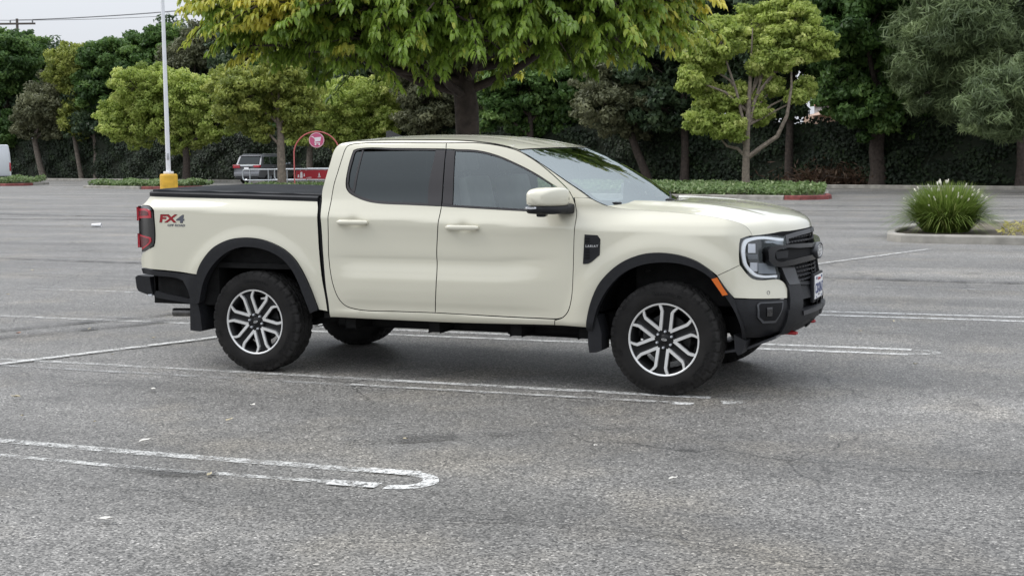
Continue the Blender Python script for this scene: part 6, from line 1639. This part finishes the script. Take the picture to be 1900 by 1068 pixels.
# ------------------------------------------------------------------ utility pole and wires far behind
WOODP = mat('pole_wood', (.10, .085, .075), .9)
up_ = empty('utility_pole', (-102.1, 110.4, 0)); tag(up_, 'wooden utility pole with crossarm above the trees at upper left', 'utility pole')
mb = MB(); mb.tube([(0, 0, 0), (0, 0, 16.9)], [.20, .14], 10); mb.build('pole', [WOODP], up_)
mb = MB(); mb.box((-3.0, -.12, 16.25), (2.0, .08, 16.45), 0, .01, Matrix.Rotation(R(22), 3, 'Z'), (0, 0, 16.35)); mb.build('crossarm', [WOODP], up_)
for dx in (-2.4, -.75, 1.7):
    mb = MB(); mb.tube([(dx*.927, dx*.375, 16.40), (dx*.927, dx*.375, 16.62), (dx*.927, dx*.375, 16.75)], [.05, .09, .05], 8); mb.build('insulator', [mat('insulator', (.2, .2, .2), .4) if dx < -2 else MATS['insulator']], up_)
for i, (dx, ze, lab) in enumerate(((1.7, 19.3, 'uppermost thin power line rising to the right across the sky'), (-.75, 19.0, 'middle thin power line across the upper left sky'), (-2.4, 17.6, 'lowest thin power line across the upper left sky'))):
    a = Vector((-102.1 + dx*.927, 110.4 + dx*.375, 16.75)); b_ = Vector((-62 + dx*.9, 127 + dx*.375, ze + 1.5))
    pts = [a.lerp(b_, k / 20) - Vector((0, 0, 3.0 * (k / 20) * (1 - k / 20))) for k in range(21)]
    mb = MB(); mb.tube(pts, .028, 5); tag(mb.build('power_line', [mat('wire_%d' % i, (.12, .12, .13), .6)]), lab, 'power line', 'power lines at the utility pole')

# ------------------------------------------------------------------ house glimpsed over the hedge
hs = empty('house', (-7.9, 76.1, 0), R(22)); tag(hs, 'pale house with red roof glimpsed over the hedge between dark trees', 'house')
HW = mat('house_wall', (.40, .28, .21), .8, noise=(2, .08)); HR = mat('house_roof', (.34, .12, .08), .8, noise=(5, .25)); HWB = mat('house_white', (.34, .33, .33), .6)
mb = MB(); mb.box((-.6, 0, 0), (4.5, 6, 3.95)); mb.build('wall', [HW], hs)
mb = MB(); mb.prism([(-1.0, 3.80), (4.8, 3.80), (4.8, 3.92), (1.0, 4.22), (-.2, 4.10)], -.5, 3.0, 'XZ'); mb.build('porch_roof', [HW], hs)
mb = MB(); mb.box((-.1, 1.2, 3.9), (3.2, 5, 4.55)); mb.build('upper_wall', [HWB], hs)
mb = MB(); mb.prism([(-.3, 4.50), (3.5, 4.50), (2.4, 5.05), (.5, 5.0)], .9, 5.3, 'XZ'); mb.build('roof', [HR], hs)
mb = MB(); mb.box((.9, 1.15, 4.15), (1.35, 1.2, 4.45)); w_ = mb.build('window', [HWB], hs); mb = MB(); mb.box((.95, 1.13, 4.19), (1.30, 1.15, 4.41)); mb.build('pane', [SUVG], w_)

# ------------------------------------------------------------------ litter
PAPER = mat('paper_scrap', (.62, .60, .55), .8); LEAFD = mat('fallen_leaf', (.46, .40, .27), .8, noise=(20, .2)); LEAFO = mat('fallen_leaf_red', (.40, .17, .09), .8)
cup = empty('paper_cup', (-15.82, 16.68, .045), R(20)); tag(cup, 'white paper cup lying on the asphalt left of the tail light', 'cup')
mb = MB(); mb.lathe([(.034, -.12), (.036, -.12), (.048, .10), (.050, .105), (.046, .105), (.034, -.115)], 'X', 16); mb.build('cup_wall', [mat('cup_white', (.80, .80, .80), .5)], cup)
mb = MB(); mb.lathe([(0, -.118), (.035, -.118)], 'X', 16); mb.build('cup_bottom', [MATS['cup_white']], cup)
LIT = [(-0.2,-1.92),(-0.38,-3.03),(-0.92,-2.49),(1.77,-4.88),(0.2,-3.03),(0.97,-2.7),(0.86,-3.4),(2.27,-2.84),(1.71,-3.98),(3.99,-3.25),(4.27,3.6),(4.07,2.79),(3.37,-2.64),(-2.91,0.7),(-1.58,-0.62),(0.83,-2.22),(4.74,0.96),(-1.9,.35),(-4.4,2.6),(-6.1,3.1),(-8.3,6.0),(-9.5,9.0)]
LITL = ['pale torn leaf on the asphalt below the rear tyre', 'pale leaf at the left edge between the two double lines', 'pale leaf at the left edge just below the double line behind the rear wheel',
 'largest pale scrap lying alone in the left foreground', 'small leaf just above the foreground double line near its left end', 'pale leaf in mid asphalt below the gap between cab and bed',
 'pale leaf touching the upper stripe of the foreground double line', 'small pale leaf beside the dark stain below the front door', 'small leaf between the two stripes of the foreground double line', 'small white scrap alone on the open asphalt right of centre foreground',
 'white scrap just in front of the far double line right of the bumper', 'small pale scrap between the bumper and the right edge near the far double line', 'tiny pale leaf below the front tyre', 'pale leaf at far left beside the tyre marks',
 'pale leaf above the slanted white line left of the rear wheel', 'thin pale leaf between truck and foreground double line', 'small pale scrap on the right below the rounded end of the bay lines', 'tiny pale leaf close to the slanted white line at far left',
 'small pale leaf left of the rear bumper on the worn line', 'tiny pale leaf further back left of the rear bumper', 'tiny white scrap far back at the left beyond the bay lines', 'tiny white scrap farthest back at the left below the paper cup', 'reddish dry leaf on the asphalt at the left edge']
for i, (x, y) in enumerate(LIT + [(-3.35, .23)]):
    rs = random.Random(i); s = rs.uniform(.018, .034) if i not in (0, 3, 6) else .038
    V = []; ol = [(-1, 0), (-.55, .32), (.1, .38), (.7, .22), (1.15, 0), (.6, -.25), (0, -.36), (-.6, -.24)]
    for a, b_ in ol: V.append((a * s * rs.uniform(.85, 1.15), b_ * s * 1.3, .006 + abs(b_) * s * rs.uniform(.3, .9) + (.010 if a > .9 else 0)))
    V.append((0, 0, .004))
    mb = MB(); mb.add(V, [(k, (k + 1) % 8, 8) for k in range(8)], 0, True)
    red = i == len(LIT)
    o = mb.build('fallen_leaf', [LEAFO if red else (PAPER if i % 3 == 0 else LEAFD)]); o.location = (x, y, .017); o.rotation_euler = (0, 0, rs.uniform(0, 6.28))
    tag(o, LITL[i], 'leaf', 'fallen leaves scattered on the asphalt')
